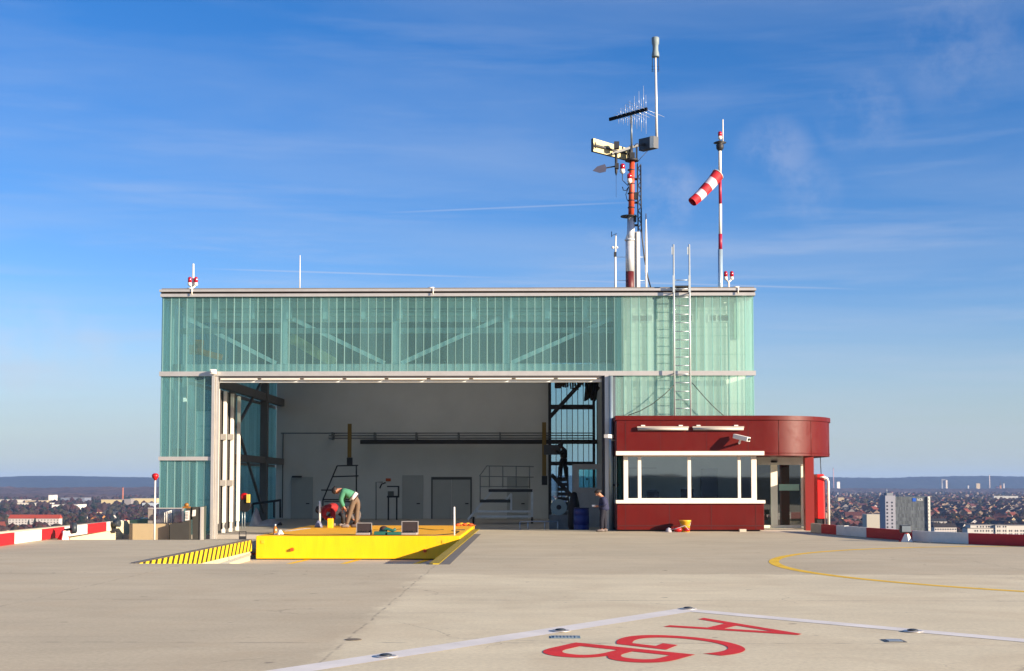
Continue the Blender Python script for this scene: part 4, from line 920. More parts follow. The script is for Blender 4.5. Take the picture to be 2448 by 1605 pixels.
cpoly([(471, 1293), (474, 1293), (475, 1213), (472, 1213)], 59.45, .5, "cabinet_edge", ALU, cb)
cpoly([(476, 1290), (484, 1290), (486, 1210), (477, 1212)], 60.2, .3, "cabinet_return", mat("cabinet_green", '#3f4a40', .5), cb)
NOT = mat("notice_white", '#d8d2c8', .6)
cpoly([(442, 1245), (452, 1244), (453, 1221), (443, 1222)], 59.34, .02, "notice_plate", NOT, cb)
cpoly([(459, 1235), (467, 1234), (468, 1219), (460, 1220)], 59.44, .02, "notice_plate", NOT, cb)
b = MB(); 
for k in range(5): z = ZZ(1226+k*3.5, 59.3, 447); b.box(XX(444.5, 59.3), XX(451, 59.3), 59.325, 59.333, z-.012, z+.012)
b.build("notice_print", [mat("print_grey", '#7c766c', .7)], cb)
b = MB(); p = P(446, 1207, 59.7); b.lathe(p, [(.09, -.08), (.12, 0), (.06, .08)], 10); b.box(p.x-.16, p.x+.16, 59.6, 59.8, p.z-.16, p.z-.08); tag(b.build("warning_lamp", [mat("amber_lamp", '#8a5a1c', .4)], loc=p), "small amber warning lamp on top of the dark switch cabinets", "lamp")
gp = thing("guard_panel", (XX(400, 61), 61, -.45), "glossy blue grey guard panel with metal frame before the glass corner", "guard panel")
Yg = 60.8
MB().box(XX(373, Yg), XX(438, Yg), Yg, Yg+.04, -.45, ZZ(1217, Yg)).build("panel", [uglass("guard_glass", (.12, .13, .25), (.62, .66, .78), .35, .2)], gp)
b = MB(); b.box(XX(355, Yg), XX(441, Yg), Yg-.04, Yg+.06, ZZ(1217, Yg), ZZ(1214.5, Yg)); b.box(XX(436, Yg), XX(441, Yg), Yg-.04, Yg-.002, -.45, ZZ(1218, Yg)); b.box(XX(370, Yg), XX(374, Yg), Yg-.04, Yg-.002, -.45, ZZ(1218, Yg)); b.build("frame", [ALU], gp)
b = MB(); b.box(XX(355, Yg), XX(369.5, Yg), Yg, Yg+.05, -.45, ZZ(1218, Yg)); b.build("end_panel", [mat("end_panel_grey", '#8a8278', .5)], gp)
b = MB()
for k in range(4): x = XX(395+k*5, Yg-.1); b.tube((x, Yg-.12, ZZ(1250, Yg)), (x, Yg-.12, ZZ(1226-k*1.5, Yg)), .02, .02, 6)
b.tube((XX(394, Yg-.1), Yg-.12, ZZ(1226, Yg)), (XX(412, Yg-.1), Yg-.12, ZZ(1221, Yg)), .02, .02, 6); tag(b.build("pipe_rack", [WHITE], loc=(XX(402, Yg), Yg-.12, 0)), "small rack of bright thin pipes before the blue grey guard panel", "pipes")
ox = XX(371, 59.2)
bl = thing("ball_lamp", (ox, 59.2, -.45), "red ball obstruction lamp on a thin white pole left of the hangar", "obstruction lamp")
MB().tube((ox, 59.2, -.45), (ox, 59.2, ZZ(1149, 59.2)), .045, .035, 8).build("pole", [WHITE], bl)
z = ZZ(1149, 59.2); MB().lathe((ox, 59.2, z), [(.04, 0), (.07, .05), (.14, .14), (.16, .22), (.14, .28), (.06, .33)], 14).build("lamp_globe", [REDB], bl)

# ------------------------------------------------------------------ things on the platform
TZ = PZ1
def tool_case(px0, px1, py0, py1, lab, Yc=51.3):
    x0, x1 = XX(px0, Yc, 1280), XX(px1, Yc, 1280); ht = ZZ(py0, Yc+.4)-TZ
    t = thing("tool_case", ((x0+x1)/2, Yc+.2, TZ), lab, "tool case", "open tool cases on the platform")
    MB().box(x0, x1, Yc, Yc+.42, TZ, TZ+.10).build("case_base", [mat("case_aluminium", '#b2aca6', .4, .5)], t, bevel=.01)
    b = MB()
    for k in range(7): xx = x0+.06+k*(x1-x0-.12)/7; b.box(xx, xx+.05, Yc+.06, Yc+.34, TZ+.101, TZ+.12+.03*(k % 3), 0)
    b.build("tools", [BLACK], t)
    b = MB(); y = Yc+.43
    b.box(x0, x1, y, y+.03, TZ+.02, TZ+ht); b.build("case_lid", [mat("case_lining", '#2e2324', .8)], t)
    b = MB(); e_ = .03; b.box(x0-.01, x1+.01, y-.02, y+.05, TZ+ht, TZ+ht+e_); b.box(x0-e_, x0-.001, y-.02, y+.05, TZ+.02, TZ+ht+e_); b.box(x1+.001, x1+e_, y-.02, y+.05, TZ+.02, TZ+ht+e_); b.build("lid_rim", [MATS["case_aluminium"]], t)
tool_case(850, 884, 1252, 1283, "open black lined tool case, left one on the platform edge")
tool_case(959, 996, 1248, 1283, "larger open tool case with brown lined lid right of the green box")
CG = mat("toolbox_green", '#1f5b50', .5)
gb = thing("green_toolbox", (XX(925, 51.3), 51.4, TZ), "open dark green plastic toolbox with brown coil between the two cases", "toolbox")
a, c = XX(895, 51.3), XX(958, 51.3)
b = MB(); m_ = (a+c)/2; b.box(a, m_-.03, 51.25, 51.65, TZ, TZ+.15); b.box(m_+.0, c, 51.2, 51.6, TZ, TZ+.13); b.build("tray", [CG], gb, bevel=.01)
b = MB(); b.path([(a+.2, 51.45, TZ+.16), (a+.5, 51.4, TZ+.26), (m_+.2, 51.42, TZ+.18), (c-.2, 51.4, TZ+.24)], .06, 8); b.build("tools", [CG], gb)
MB().ball((a+.36, 51.5, TZ+.24), .17, 0, 12, (1, .8, .75)).build("coil", [mat("coil_brown", '#3a2420', .7)], gb)
b = MB(); b.tube(P(1086, 1288, 51.4), P(1086, 1214, 51.4), .035, .035, 10); b.ball(P(1086, 1214, 51.4), .035, 0, 8); o = b.build("marker_pole", [WHITE], loc=(XX(1086, 51.4), 51.4, TZ)); tag(o, "upright thin white pole at the right front corner of the platform", "pole")
Yw = 60.4
sv = thing("standing_post", (XX(765, Yw), Yw, TZ), "white post with grey foot beside the crouching worker in red", "post")
x = XX(765, Yw); MB().tube((x, Yw, TZ+.2), (x, Yw, ZZ(1198, Yw)), .045, .045, 10).build("tube", [WHITE], sv); MB().lathe((x-.05, Yw, TZ), [(.2, 0), (.17, .12), (.07, .32)], 10).build("foot", [mat("foot_bluegrey", '#6f7388', .5)], sv)
yb2 = thing("yellow_container", (XX(790, 59.7), 59.7, TZ), "yellow upright container in the hands of the crouching worker", "container")
MB().box(XX(784, 59.7), XX(797, 59.7), 59.6, 59.85, TZ, ZZ(1240, 59.7)).build("can", [mat("can_yellow", '#f2b61c', .4)], yb2, bevel=.02)
x = XX(794, 59.7); MB().lathe((x, 59.72, ZZ(1240, 59.7)), [(.05, 0), (.05, .05), (.03, .06)], 10).build("cap", [BLACK], yb2)
bo = thing("spray_bottle", (XX(659, 52.2), 52.2, TZ), "amber bottle with grey cap at the left front corner of the platform", "bottle")
x = XX(659, 52.2); MB().lathe((x, 52.2, TZ), [(.08, 0), (.085, .02), (.085, .24), (.05, .3), (.04, .32)], 14).build("bottle_body", [mat("bottle_amber", '#a86a24', .2)], bo); MB().lathe((x, 52.2, TZ+.32), [(.04, 0), (.045, .06), (.03, .1)], 10).build("cap", [STEEL], bo)
b = MB(); x = XX(671, 51.7); b.lathe((x, 51.7, TZ), [(.15, 0), (.14, .05), (.08, .14), (.05, .2)], 11); b.lathe((x-.2, 51.75, TZ), [(.07, 0), (.06, .06)], 8); tag(b.build("white_cloth", [WHITE], loc=(x, 51.7, TZ)), "small white cloth bundle beside the amber bottle", "cloth")
pts = []
for px, py in ((640, 1278), (700, 1282), (780, 1285), (870, 1286), (960, 1286), (1040, 1281), (1090, 1277), (1098, 1272), (1080, 1270)): g_ = G(px, py, TZ); pts.append((g_.x, max(g_.y, 50.95), TZ+.02))
tag(MB().path(pts, .017, 6).build("power_cable", [BLACK], loc=pts[4]), "long black cable lying along the front of the platform", "cable")
pts = []
for px, py in ((893, 1268), (940, 1269), (975, 1262), (1000, 1264), (1040, 1268), (1060, 1267)): g_ = G(px, py, TZ); pts.append((g_.x, g_.y, TZ+.014))
tag(MB().path(pts, .012, 6).build("power_cable", [STEEL_DK], loc=pts[3]), "thinner cable winding across the middle of the platform top", "cable")
random.seed(5)
for k, (px, py) in enumerate(((1095, 1258), (1103, 1256), (1111, 1257.5), (1118, 1256), (1125, 1258))):
    g_ = G(px, py, TZ); b = MB(); b.ball((g_.x, g_.y, TZ+.06), .11, 0, 8, (1.3, .8, .6)); 
    for q in range(4): b.tube((g_.x+.1, g_.y-.05+.03*q, TZ+.05), (g_.x+.24, g_.y-.07+.04*q, TZ+.03), .018, .014, 5)
    tag(b.build("work_glove", [mat("glove_orange", '#d2571e', .7) if k % 2 == 0 else mat("glove_yellow", '#e9a428', .7)], loc=g_), ("orange" if k % 2 == 0 else "yellow")+" work glove in the heap at the far right corner of the platform", "glove", "work gloves on the platform")
b = MB(); g_ = G(700, 1268, TZ)
for k in range(6): q = G(680+k*9, 1271-k*1.2, TZ); b.bar((q.x, q.y, TZ+.02), (q.x+.3, q.y+.12, TZ+.03), .06, .03)
tag(b.build("loose_tools", [mat("tools_chrome", '#9d9896', .3, .7)], loc=g_), "scattered small metal tools near the left edge of the platform", "tools")
b = MB(); g_ = G(1100, 1268, TZ); b.bar((g_.x-.2, g_.y, TZ+.02), (g_.x+.2, g_.y+.1, TZ+.02), .07, .03); tag(b.build("wrench", [STEEL_DK], loc=g_), "single dark wrench lying near the right edge of the platform", "wrench")

# ------------------------------------------------------------------ ladder on the facade
Yf = 61.0
rl = thing("roof_ladder", (XX(1633, Yf), Yf, kz_t), "galvanised ladder from the kiosk roof up past the hangar roof", "ladder")
for px in (1614, 1652):
    x = XX(px, Yf); b = MB(); b.tube((x, Yf, kz_t), (x, Yf, ZZ(586, Yf)), .042, .042, 8); b.box(x-.05, x+.05, Yf-.05, Yf+.05, ZZ(700, Yf), ZZ(660, Yf)); b.box(x-.1, x-.045, Yf-.02, Yf+.02, ZZ(610, Yf), ZZ(592, Yf)); b.build("rail", [mat("ladder_galvanised", '#c4cccc', .35, .4)], rl)
b = MB(); ya = 671
while ya < 992:
    z = ZZ(ya, Yf); b.tube((XX(1614, Yf), Yf, z), (XX(1652, Yf), Yf, z), .022 if ya != 671 else .02, None, 6); ya += 20.4
b.build("rung", [STEEL], rl)
MB().box(XX(1616, Yf), XX(1650, Yf), Yf-.02, Yf+.5, ZZ(687, Yf), ZZ(684, Yf)).build("landing_step", [STEEL_DK], rl)
b = MB()
for y in (700, 893):
    z = ZZ(y, Yf)
    for px in (1614, 1652): b.bar((XX(px, Yf), Yf+.04, z), (XX(px, Yf), D0-.15, z), .05, .05)
b.build("wall_tie", [STEEL_DK], rl)
def cable(pts, r, lab, name="stay_cable"): tag(MB().path([P(x, y, Y) for x, y, Y in pts], r, 6).build(name, [mat("cable_greygreen", '#39423c', .6)], loc=P(*pts[0])), lab, "cable")
cable([(1612, 920, Yf), (1590, 942, Yf), (1560, 966, Yf), (1530, 983, Yf), (1502, 993, Yf)], .022, "dark stay cable sagging left from the roof ladder to the kiosk")
cable([(1654, 915, Yf), (1680, 945, Yf), (1705, 972, Yf), (1730, 994, Yf)], .022, "dark stay cable slanting right from the roof ladder to the kiosk")

# ------------------------------------------------------------------ masts and antennas on the roof
RZ = zt+.42; MY = 66.0
def MP(x, y, dy=0): return P(x, y, MY+dy)
mx = MP(1508, 600).x
ms = thing("antenna_mast", (mx, MY, RZ), "tall red and white antenna mast crowded with aerials on the hangar roof", "mast")
b = MB(); b.tube((mx-.05, MY, RZ), (mx-.05, MY, ZZ(651, MY)), .22, .22, 16); b.build("base_section", [MAROON], ms)
b = MB(); b.tube((mx-.05, MY, ZZ(650.5, MY)), (mx-.05, MY, ZZ(575, MY)), .22, .22, 16); b.tube((mx-.05, MY, ZZ(577, MY)), (mx-.05, MY, ZZ(573, MY)), .27, .27, 16); b.path([(mx-.05, MY, ZZ(574, MY)), (mx, MY, ZZ(560, MY)), (mx+.02, MY, ZZ(519, MY))], [.22, .2, .19], 16)
b.build("white_section", [mat("mast_white", '#c9cccf', .4, .2)], ms)
ot = MP(1510, 385).x
b = MB(); b.tube((mx+.03, MY, ZZ(517, MY)), (ot+.02, MY, ZZ(386, MY)), .155, .135, 16); b.build("orange_section", [ORANGE], ms)
b = MB()
for y in (408, 428, 441, 464, 481, 498): z = ZZ(y, MY); b.tube((mx+.03, MY, z-.025), (mx+.03, MY, z+.025), .18, .18, 14)
b.build("clamp_ring", [STEEL_DK], ms)
b = MB(); b.tube(MP(1503, 519), MP(1503, 517), .42, .42, 20); b.box(MP(1512, 519).x, MP(1521, 519).x, MY-.15, MY+.1, ZZ(532, MY), ZZ(516, MY)); b.build("collar_disc", [STEEL_DK], ms)
b = MB(); z1 = ZZ(556, MY); b.box(MP(1513, 600).x, MP(1521.5, 600).x, MY-.1, MY+.35, RZ, z1); b.build("box_column", [mat("column_shaded_face", '#9a9c9c', .5)], ms)  # left face of the square column, its shade put into the grey
b = MB(); b.box(MP(1521.5, 600).x+.005, MP(1529.5, 600).x, MY-.16, MY+.3, RZ, z1-.02); b.build("box_column", [WHITE], ms)  # right face of the same column, sunlight put in as white
b = MB(); zz0, zz1 = ZZ(556, MY), ZZ(393, MY); xa, xb = MP(1525, 450).x, MP(1533, 450).x
for x in (xa, xb):
    for y in (MY-.1, MY+.1): b.tube((x, y, zz0), (x-.02, y, zz1-.1*(x == xb)), .028, .028, 5)
k = 0; z = zz0
while z < zz1-.2:
    b.tube((xa if k % 2 else xb, MY-.1, z), (xb if k % 2 else xa, MY-.1, z+.22), .014, .014, 4); b.tube((xa if k % 2 else xb, MY+.1, z), (xb if k % 2 else xa, MY+.1, z+.22), .014, .014, 4); z += .22; k += 1
b.build("lattice_section", [STEEL_DK], ms)
b = MB()
for y in (430, 470, 486, 540): z = ZZ(y, MY); b.box(mx+.1, xa, MY-.05, MY+.05, z-.05, z+.05)
b.box(mx+.18, mx+.34, MY-.1, MY+.1, ZZ(478, MY), ZZ(462, MY)); b.build("spacer_bracket", [STEEL_DK], ms)
# head
b = MB(); b.tube(MP(1510, 386), MP(1510, 381), .34, .34, 16); b.box(MP(1505, 375).x, MP(1517, 375).x, MY-.2, MY+.2, ZZ(381, MY), ZZ(368, MY)); b.tube(MP(1508, 381), MP(1508, 350), .13, .1, 12)
b.bar(MP(1522, 381), MP(1522, 352), .08, .2); b.bar(MP(1508, 383), MP(1524, 383), .1, .2); b.build("head_bracket", [STEEL_DK], ms)
b = MB(); b.bar(MP(1462, 368, -.6), MP(1508, 353), .12, .12); b.bar(MP(1508, 353), MP(1572, 337, .6), .12, .12); b.build("cross_arm", [mat("arm_grey", '#2f363c', .5, .1)], ms)
b = MB(); b.path([MP(1516, 350), MP(1520, 345), MP(1526, 343)], .02, 5); b.path([MP(1524, 388), MP(1532, 378), MP(1552, 357)], .015, 5); b.path([MP(1488, 447), MP(1490, 455), MP(1497, 456), MP(1503, 447)], .025, 5); b.path([MP(1502, 450), MP(1496, 465), MP(1499, 478), MP(1505, 483)], .02, 5)
b.path([MP(1532, 520), MP(1535, 570), MP(1541, 620), MP(1548, 660), MP(1556, 690)], .035, 6); b.build("feed_cable", [BLACK], ms)
# panel antenna
pa = thing("panel_antenna", MP(1462, 360), "slanted cream panel antenna on the left arm of the tall mast", "antenna")
A_, B_, C_, D_ = MP(1418, 331, -.9), MP(1506, 357, .6), MP(1506, 385, .6), MP(1418, 362, -.9)
MB().slab([A_, D_, C_, B_], .02).build("panel_back", [mat("panel_cream", '#c9bd8c', .6, 0, .2, 2)], pa)
nn = (D_-A_).cross(C_-D_).normalized()
MB().slab([v-nn*.16 for v in (A_, D_, C_, B_)], .155).build("panel_body", [mat("panel_edge_dark", '#3f3c46', .6)], pa)
b = MB(); b.bar(MP(1422, 347, -1.0), MP(1503, 369, .5), .06, .09); b.bar(MP(1423, 341, -1.0), MP(1423, 355, -1.0), .06, .1); b.box(MP(1466, 355).x, MP(1478, 355).x, MY-.8, MY-.5, ZZ(365, MY), ZZ(349, MY)); b.build("mounting_rail", [STEEL_DK], pa)
# equipment box
eb = thing("equipment_box", MP(1545, 343), "dark grey box on the right arm of the tall mast", "box")
q = [MP(1527, 333, .6), MP(1527, 361, .6), MP(1562, 353, -.3), MP(1562, 325, -.3)]
MB().slab(q, -.35).build("housing", [GREYBOX], eb); q = [MP(1562.5, 325, -.3), MP(1562.5, 353, -.3), MP(1568, 347, .2), MP(1568, 328, .2)]; MB().slab(q, -.2).build("end_plate", [mat("end_plate_pale", '#93a1a8', .4, .4)], eb)
# tall pole with radome
tp = thing("radome_pole", MP(1570, 343, .6), "very tall thin white pole topped by a grey canister", "antenna pole")
b = MB(); b.tube(P(1570, 338, MY+.6), P(1567, 136, MY+.6), .07, .055, 10); b.build("pole", [mat("pole_white", '#e2e0dd', .35, .2)], tp)
b = MB(); b.box(MP(1563, 340).x, MP(1575, 340).x, MY+.45, MY+.75, ZZ(346, MY+.6), ZZ(338, MY+.6)); b.build("pole_clamp", [STEEL_DK], tp)
c_ = P(1567, 137, MY+.6); hh = ZZ(92, MY+.6)-c_.z
MB().lathe(c_, [(.19, 0), (.2, .04*hh), (.19, .18*hh), (.15, .34*hh), (.15, .6*hh), (.19, .68*hh), (.2, .96*hh), (.17, hh)], 20).build("canister", [CANGREY], tp)
b = MB()
for sx in (-1, 1):
    for dy in (-.1, .1): x = c_.x+sx*.16; b.tube((x, MY+.6+dy, c_.z), (x, MY+.6+dy, c_.z-.75), .008, .008, 4)
    for dz in (.5, .65, .75): b.tube((c_.x, MY+.6, c_.z-dz), (c_.x+sx*.22, MY+.6, c_.z-dz), .008, .008, 4)
b.build("radial_wires", [STEEL_DK], tp)
# log periodic antenna
lp = thing("comb_antenna", MP(1510, 275), "dark slanted comb antenna with thin vertical rods above the mast head", "antenna")
a, c = MP(1457, 286, .7), MP(1547, 261, -.9)
MB().bar(a, c, .1, .16).build("boom", [mat("boom_dark", '#0c0b10', .6, spec=.15)], lp)
MB().tube(MP(1510, 350), MP(1509, 275), .055, .05, 8).build("support_pole", [mat("support_grey", '#6c7780', .4, .4)], lp)
b = MB(); k = 13
for i in range(k):
    f_ = .25+.72*i/(k-1); p = a.lerp(c, f_); l_ = .25+1.15*f_**1.6
    if i % 2: b.tube(p, p+Vector((0, 0, l_)), .012, .009, 5); b.tube(p, p-Vector((0, 0, l_*.75)), .012, .009, 5)
    else: b.tube(p, p+Vector((0, 0, l_*.55)), .01, .008, 5); b.tube(p, p-Vector((0, 0, l_*.95)), .012, .009, 5)
    if i % 2 == 0: b.tube(p-Vector((l_*.7, .2, -l_*.25)), p+Vector((l_*.7, .2, -l_*.25)), .009, .009, 4)
b.build("rods", [mat("rod_bright", '#c7ccd2', .3, .4)], lp)
# wind vane
wv = thing("wind_vane", MP(1473, 372, -.6), "dark arrow shaped wind vane hanging under the left mast arm", "wind vane")
MB().path([MP(1473, 366, -.6), MP(1473, 412, -.6), MP(1473, 420, -.6)], [.07, .07, .02], 8).build("hanging_rod", [STEEL_DK], wv)
b = MB(); b.bar(MP(1471, 398, -.6), MP(1448, 402, -.6), .05, .06); b.box(MP(1468, 397).x, MP(1477, 397).x, MY-.75, MY-.45, ZZ(405, MY-.6), ZZ(393, MY-.6)); b.build("vane_arm", [STEEL_DK], wv)
q = [P(x, y, MY-.6) for x, y in ((1417, 409), (1427, 399), (1446, 393), (1450, 402), (1448, 411), (1434, 414))]
MB().slab(q[::-1], .04).build("vane_blade", [mat("vane_slate", '#43455a', .5)], wv)
MB().tube(MP(1473, 420, -.6), MP(1473, 472, -.6), .008, .006, 4).build("trailing_wire", [BLACK], wv)
# red lamps
def red_lamp(p, r, parent, h=None):
    h = h or r*2.2
    MB().lathe(p, [(r*.7, 0), (r, r*.3), (r, h*.7), (r*.7, h*.95), (r*.2, h)], 14).build("red_glass", [LAMPRED], parent)
    MB().lathe((p.x, p.y, p.z-r*1.8), [(r*.45, 0), (r*1.05, r*.7), (r*.9, r*1.78)], 12).build("lamp_base", [WHITE], parent)
for px, py, lab in ((1488, 405, "red obstruction lamp hanging left of the orange mast section"), (1505, 428, "red obstruction lamp mounted on the front of the orange mast section")):
    t = thing("obstruction_lamp", MP(px, py, -.3), lab, "obstruction lamp", "red obstruction lamps on the roof"); red_lamp(MP(px, py, -.3), .13, t)
    MB().path([MP(px, py+5, -.3), MP(px, py+26, -.3), MP(px+14 if px < 1500 else px, py+40, 0)], .02, 6).build("lamp_arm", [STEEL_DK], t)
# small anemometer mast
sm = thing("sensor_pole", (MP(1471, 650).x, MY, RZ), "thin white sensor pole with tiny vane left of the tall mast", "sensor pole")
x = MP(1471, 650).x; b = MB(); b.tube((x, MY, RZ), (x, MY, ZZ(615, MY)), .055, .05, 8); b.tube((x, MY, ZZ(612, MY)), (x+.04, MY, ZZ(562, MY)), .045, .04, 8); b.build("pole", [WHITE], sm)
b = MB(); b.tube(MP(1475, 558), MP(1462, 564), .012, .012, 5); b.tube(MP(1462, 554), MP(1462, 567), .02, .02, 5); b.build("vane", [STEEL_DK], sm); b = MB(); b.ball(MP(1465, 592), .07); b.ball(MP(1475, 592), .06); b.build("wind_cups", [WHITE], sm)
b = MB(); b.box(x-.07, x+.06, MY-.08, MY+.08, ZZ(615, MY), ZZ(604, MY)); b.build("sensor_box", [STEEL_DK], sm)
b = MB()
for y in (615, 671): b.tube(MP(1474, y), MP(1543, y), .012, .012, 5)
tag(b.build("spreader_rods", [STEEL], loc=MP(1508, 671)), "two thin horizontal rods tying the small poles to the mast", "rods")
wh = thing("whip_antenna", (MP(1545, 650).x, MY, RZ), "white whip antenna standing close to the right of the tall mast", "antenna", "thin whip antennas on the roof")
x = MP(1545, 650).x; b = MB(); b.path([(x, MY, RZ), (x, MY, ZZ(656, MY)), (x, MY, ZZ(650, MY)), (x, MY, ZZ(570, MY)), (x, MY, ZZ(512, MY))], [.045, .045, .065, .055, .03], 8); b.build("rod", [WHITE], wh); MB().tube((x, MY, ZZ(654, MY)), (x, MY, ZZ(651, MY)), .05, .05, 8).build("joint", [STEEL_DK], wh)
wh = thing("whip_antenna", (P(717, 650, 64).x, 64, RZ), "lone thin whip antenna on the left half of the roof", "antenna", "thin whip antennas on the roof")
x = P(717, 650, 64).x; MB().tube((x, 64, RZ), (x, 64, ZZ(609, 64)), .03, .018, 8).build("rod", [WHITE], wh)
# twin obstruction lights
def twin(px, ylamp, ytop, Y, lab, pole_up):
    p = P(px, ylamp, Y); t = thing("twin_lamp", (p.x, Y, RZ), lab, "obstruction lamp", "twin red obstruction lamps on the roof edge")
    b = MB(); b.tube((p.x, Y, RZ-.1), (p.x, Y, p.z-.25), .05, .05, 8); b.path([(p.x-.14, Y, p.z-.12), (p.x, Y, p.z-.28), (p.x+.14, Y, p.z-.12)], .05, 8)
    if pole_up: b.tube((p.x-.02, Y+.12, p.z-.3), (p.x-.02, Y+.12, ZZ(ytop, Y)), .055, .045, 8)
    b.build("stand", [WHITE], t)
    for dx in (-.15, .15): red_lamp(Vector((p.x+dx, Y, p.z)), .095, t, .28)
twin(461, 676, 628, 62.5, "twin red obstruction lamps at the left end of the roof", True)
twin(1742, 662, 660, 64, "twin red obstruction lamps right of the windsock pole", False)
# windsock
WYs = 65.0
xw = P(1722, 600, WYs).x
wsk = thing("windsock_pole", (xw, WYs, RZ), "red and white banded windsock pole with windsock at the right of the roof", "windsock")
def band(y0, y1, r, m, x0=1722, x1=1722): 
    a = P(x0, y0, WYs); c = P(x1, y1, WYs); MB().tube(a, c, r, r, 12).build("pole_section", [m], wsk)
band(760, 597, .12, mat("pole_pale_blue", '#b7cdd6', .3, .5)); band(596.8, 560, .095, mat("pole_red", '#9c1f3c', .45), 1722, 1722); band(559.8, 488, .08, WHITE); band(487.8, 420, .08, MATS["pole_red"], 1722, 1721); band(419.8, 345, .08, WHITE, 1721, 1721)
MB().tube(P(1728, 342, WYs), P(1728, 286, WYs), .035, .03, 8).build("top_rod", [WHITE], wsk)
p = P(1721, 326, WYs); red_lamp(p, .1, wsk, .24)
MB().lathe(P(1721, 342, WYs), [(.05, .12), (.3, .02), (.33, 0), (.12, -.05), (.2, -.12), (.18, -.3), (.08, -.42)][::-1], 18).build("light_skirt", [STEEL_DK], wsk)
h0, h1 = P(1712, 416, WYs-.55), P(1655, 482, WYs-1.2)
h0 = P(1716, 418, WYs-.6)
ax = (h1-h0); cols = [REDB, mat("sock_white", '#cfc5cc', .7, 0, .1, 5), REDB, MATS["sock_white"], REDB]
mats_s = [mat("sock_red", '#b01824', .7, 0, .15, 5), MATS["sock_white"]]
d = ax.normalized(); rr_ = d.cross(Vector((0, 1, 0))).normalized(); uu = rr_.cross(d); L_ = ax.length; n_ = 18
b = MB(); rings = 21
for i in range(rings):
    f_ = i/(rings-1); r_ = .31-.07*f_
    c = h0+ax*f_+Vector((0, 0, -.10*math.sin(math.pi*f_*.9)))
    for k in range(n_): a_ = 2*math.pi*k/n_; rw = r_*(1+.03*math.sin(5*a_+f_*9)); b.v.append(c+(rr_*math.cos(a_)+uu*math.sin(a_))*rw)
for i in range(rings-1):
    for k in range(n_): b.f.append([i*n_+k, i*n_+(k+1)%n_, (i+1)*n_+(k+1)%n_, (i+1)*n_+k]); b.m.append(int(i/(rings-1)*5) % 2); b.sm.append(True)
sk = b.build("sock", mats_s, wsk)
b = MB(); b.path([h0+(rr_*math.cos(2*math.pi*k/20)+uu*math.sin(2*math.pi*k/20))*.315 for k in range(21)], .02, 6); b.build("hoop", [WHITE], sk)
b = MB(); b.bar(h0+uu*.31, h0-uu*.31, .03, .03); b.bar(h0, (xw, WYs, h0.z), .05, .05); b.build("sock_arm", [mat("arm_cream", '#cbb99a', .5)], wsk)

# ------------------------------------------------------------------ people
SKIN = mat("skin", '#b07a5e', .6, 0, .05, 8); HAIR = mat("hair_dark", '#1a1412', .7)
def skin_mesh(verts, edges, radii, root=0, sub=1):
    me = bpy.data.meshes.new("tmp"); me.from_pydata(verts, edges, []); ob = bpy.data.objects.new("tmp", me); C.objects.link(ob)
    md = ob.modifiers.new("skin", 'SKIN'); md.use_smooth_shade = True; md.branch_smoothing = .3
    for i, r in enumerate(radii):
        sv_ = me.skin_vertices[0].data[i]; sv_.radius = r if isinstance(r, tuple) else (r, r); sv_.use_root = (i == root)
    s2 = ob.modifiers.new("sub", 'SUBSURF'); s2.levels = sub; s2.render_levels = sub
    bpy.context.view_layer.update(); dg = bpy.context.evaluated_depsgraph_get()
    r = bpy.data.meshes.new_from_object(ob.evaluated_get(dg)); bpy.data.objects.remove(ob)
    vs = [v.co.copy() for v in r.vertices]; fs = [tuple(p.vertices) for p in r.polygons]; bpy.data.meshes.remove(r)
    return vs, fs
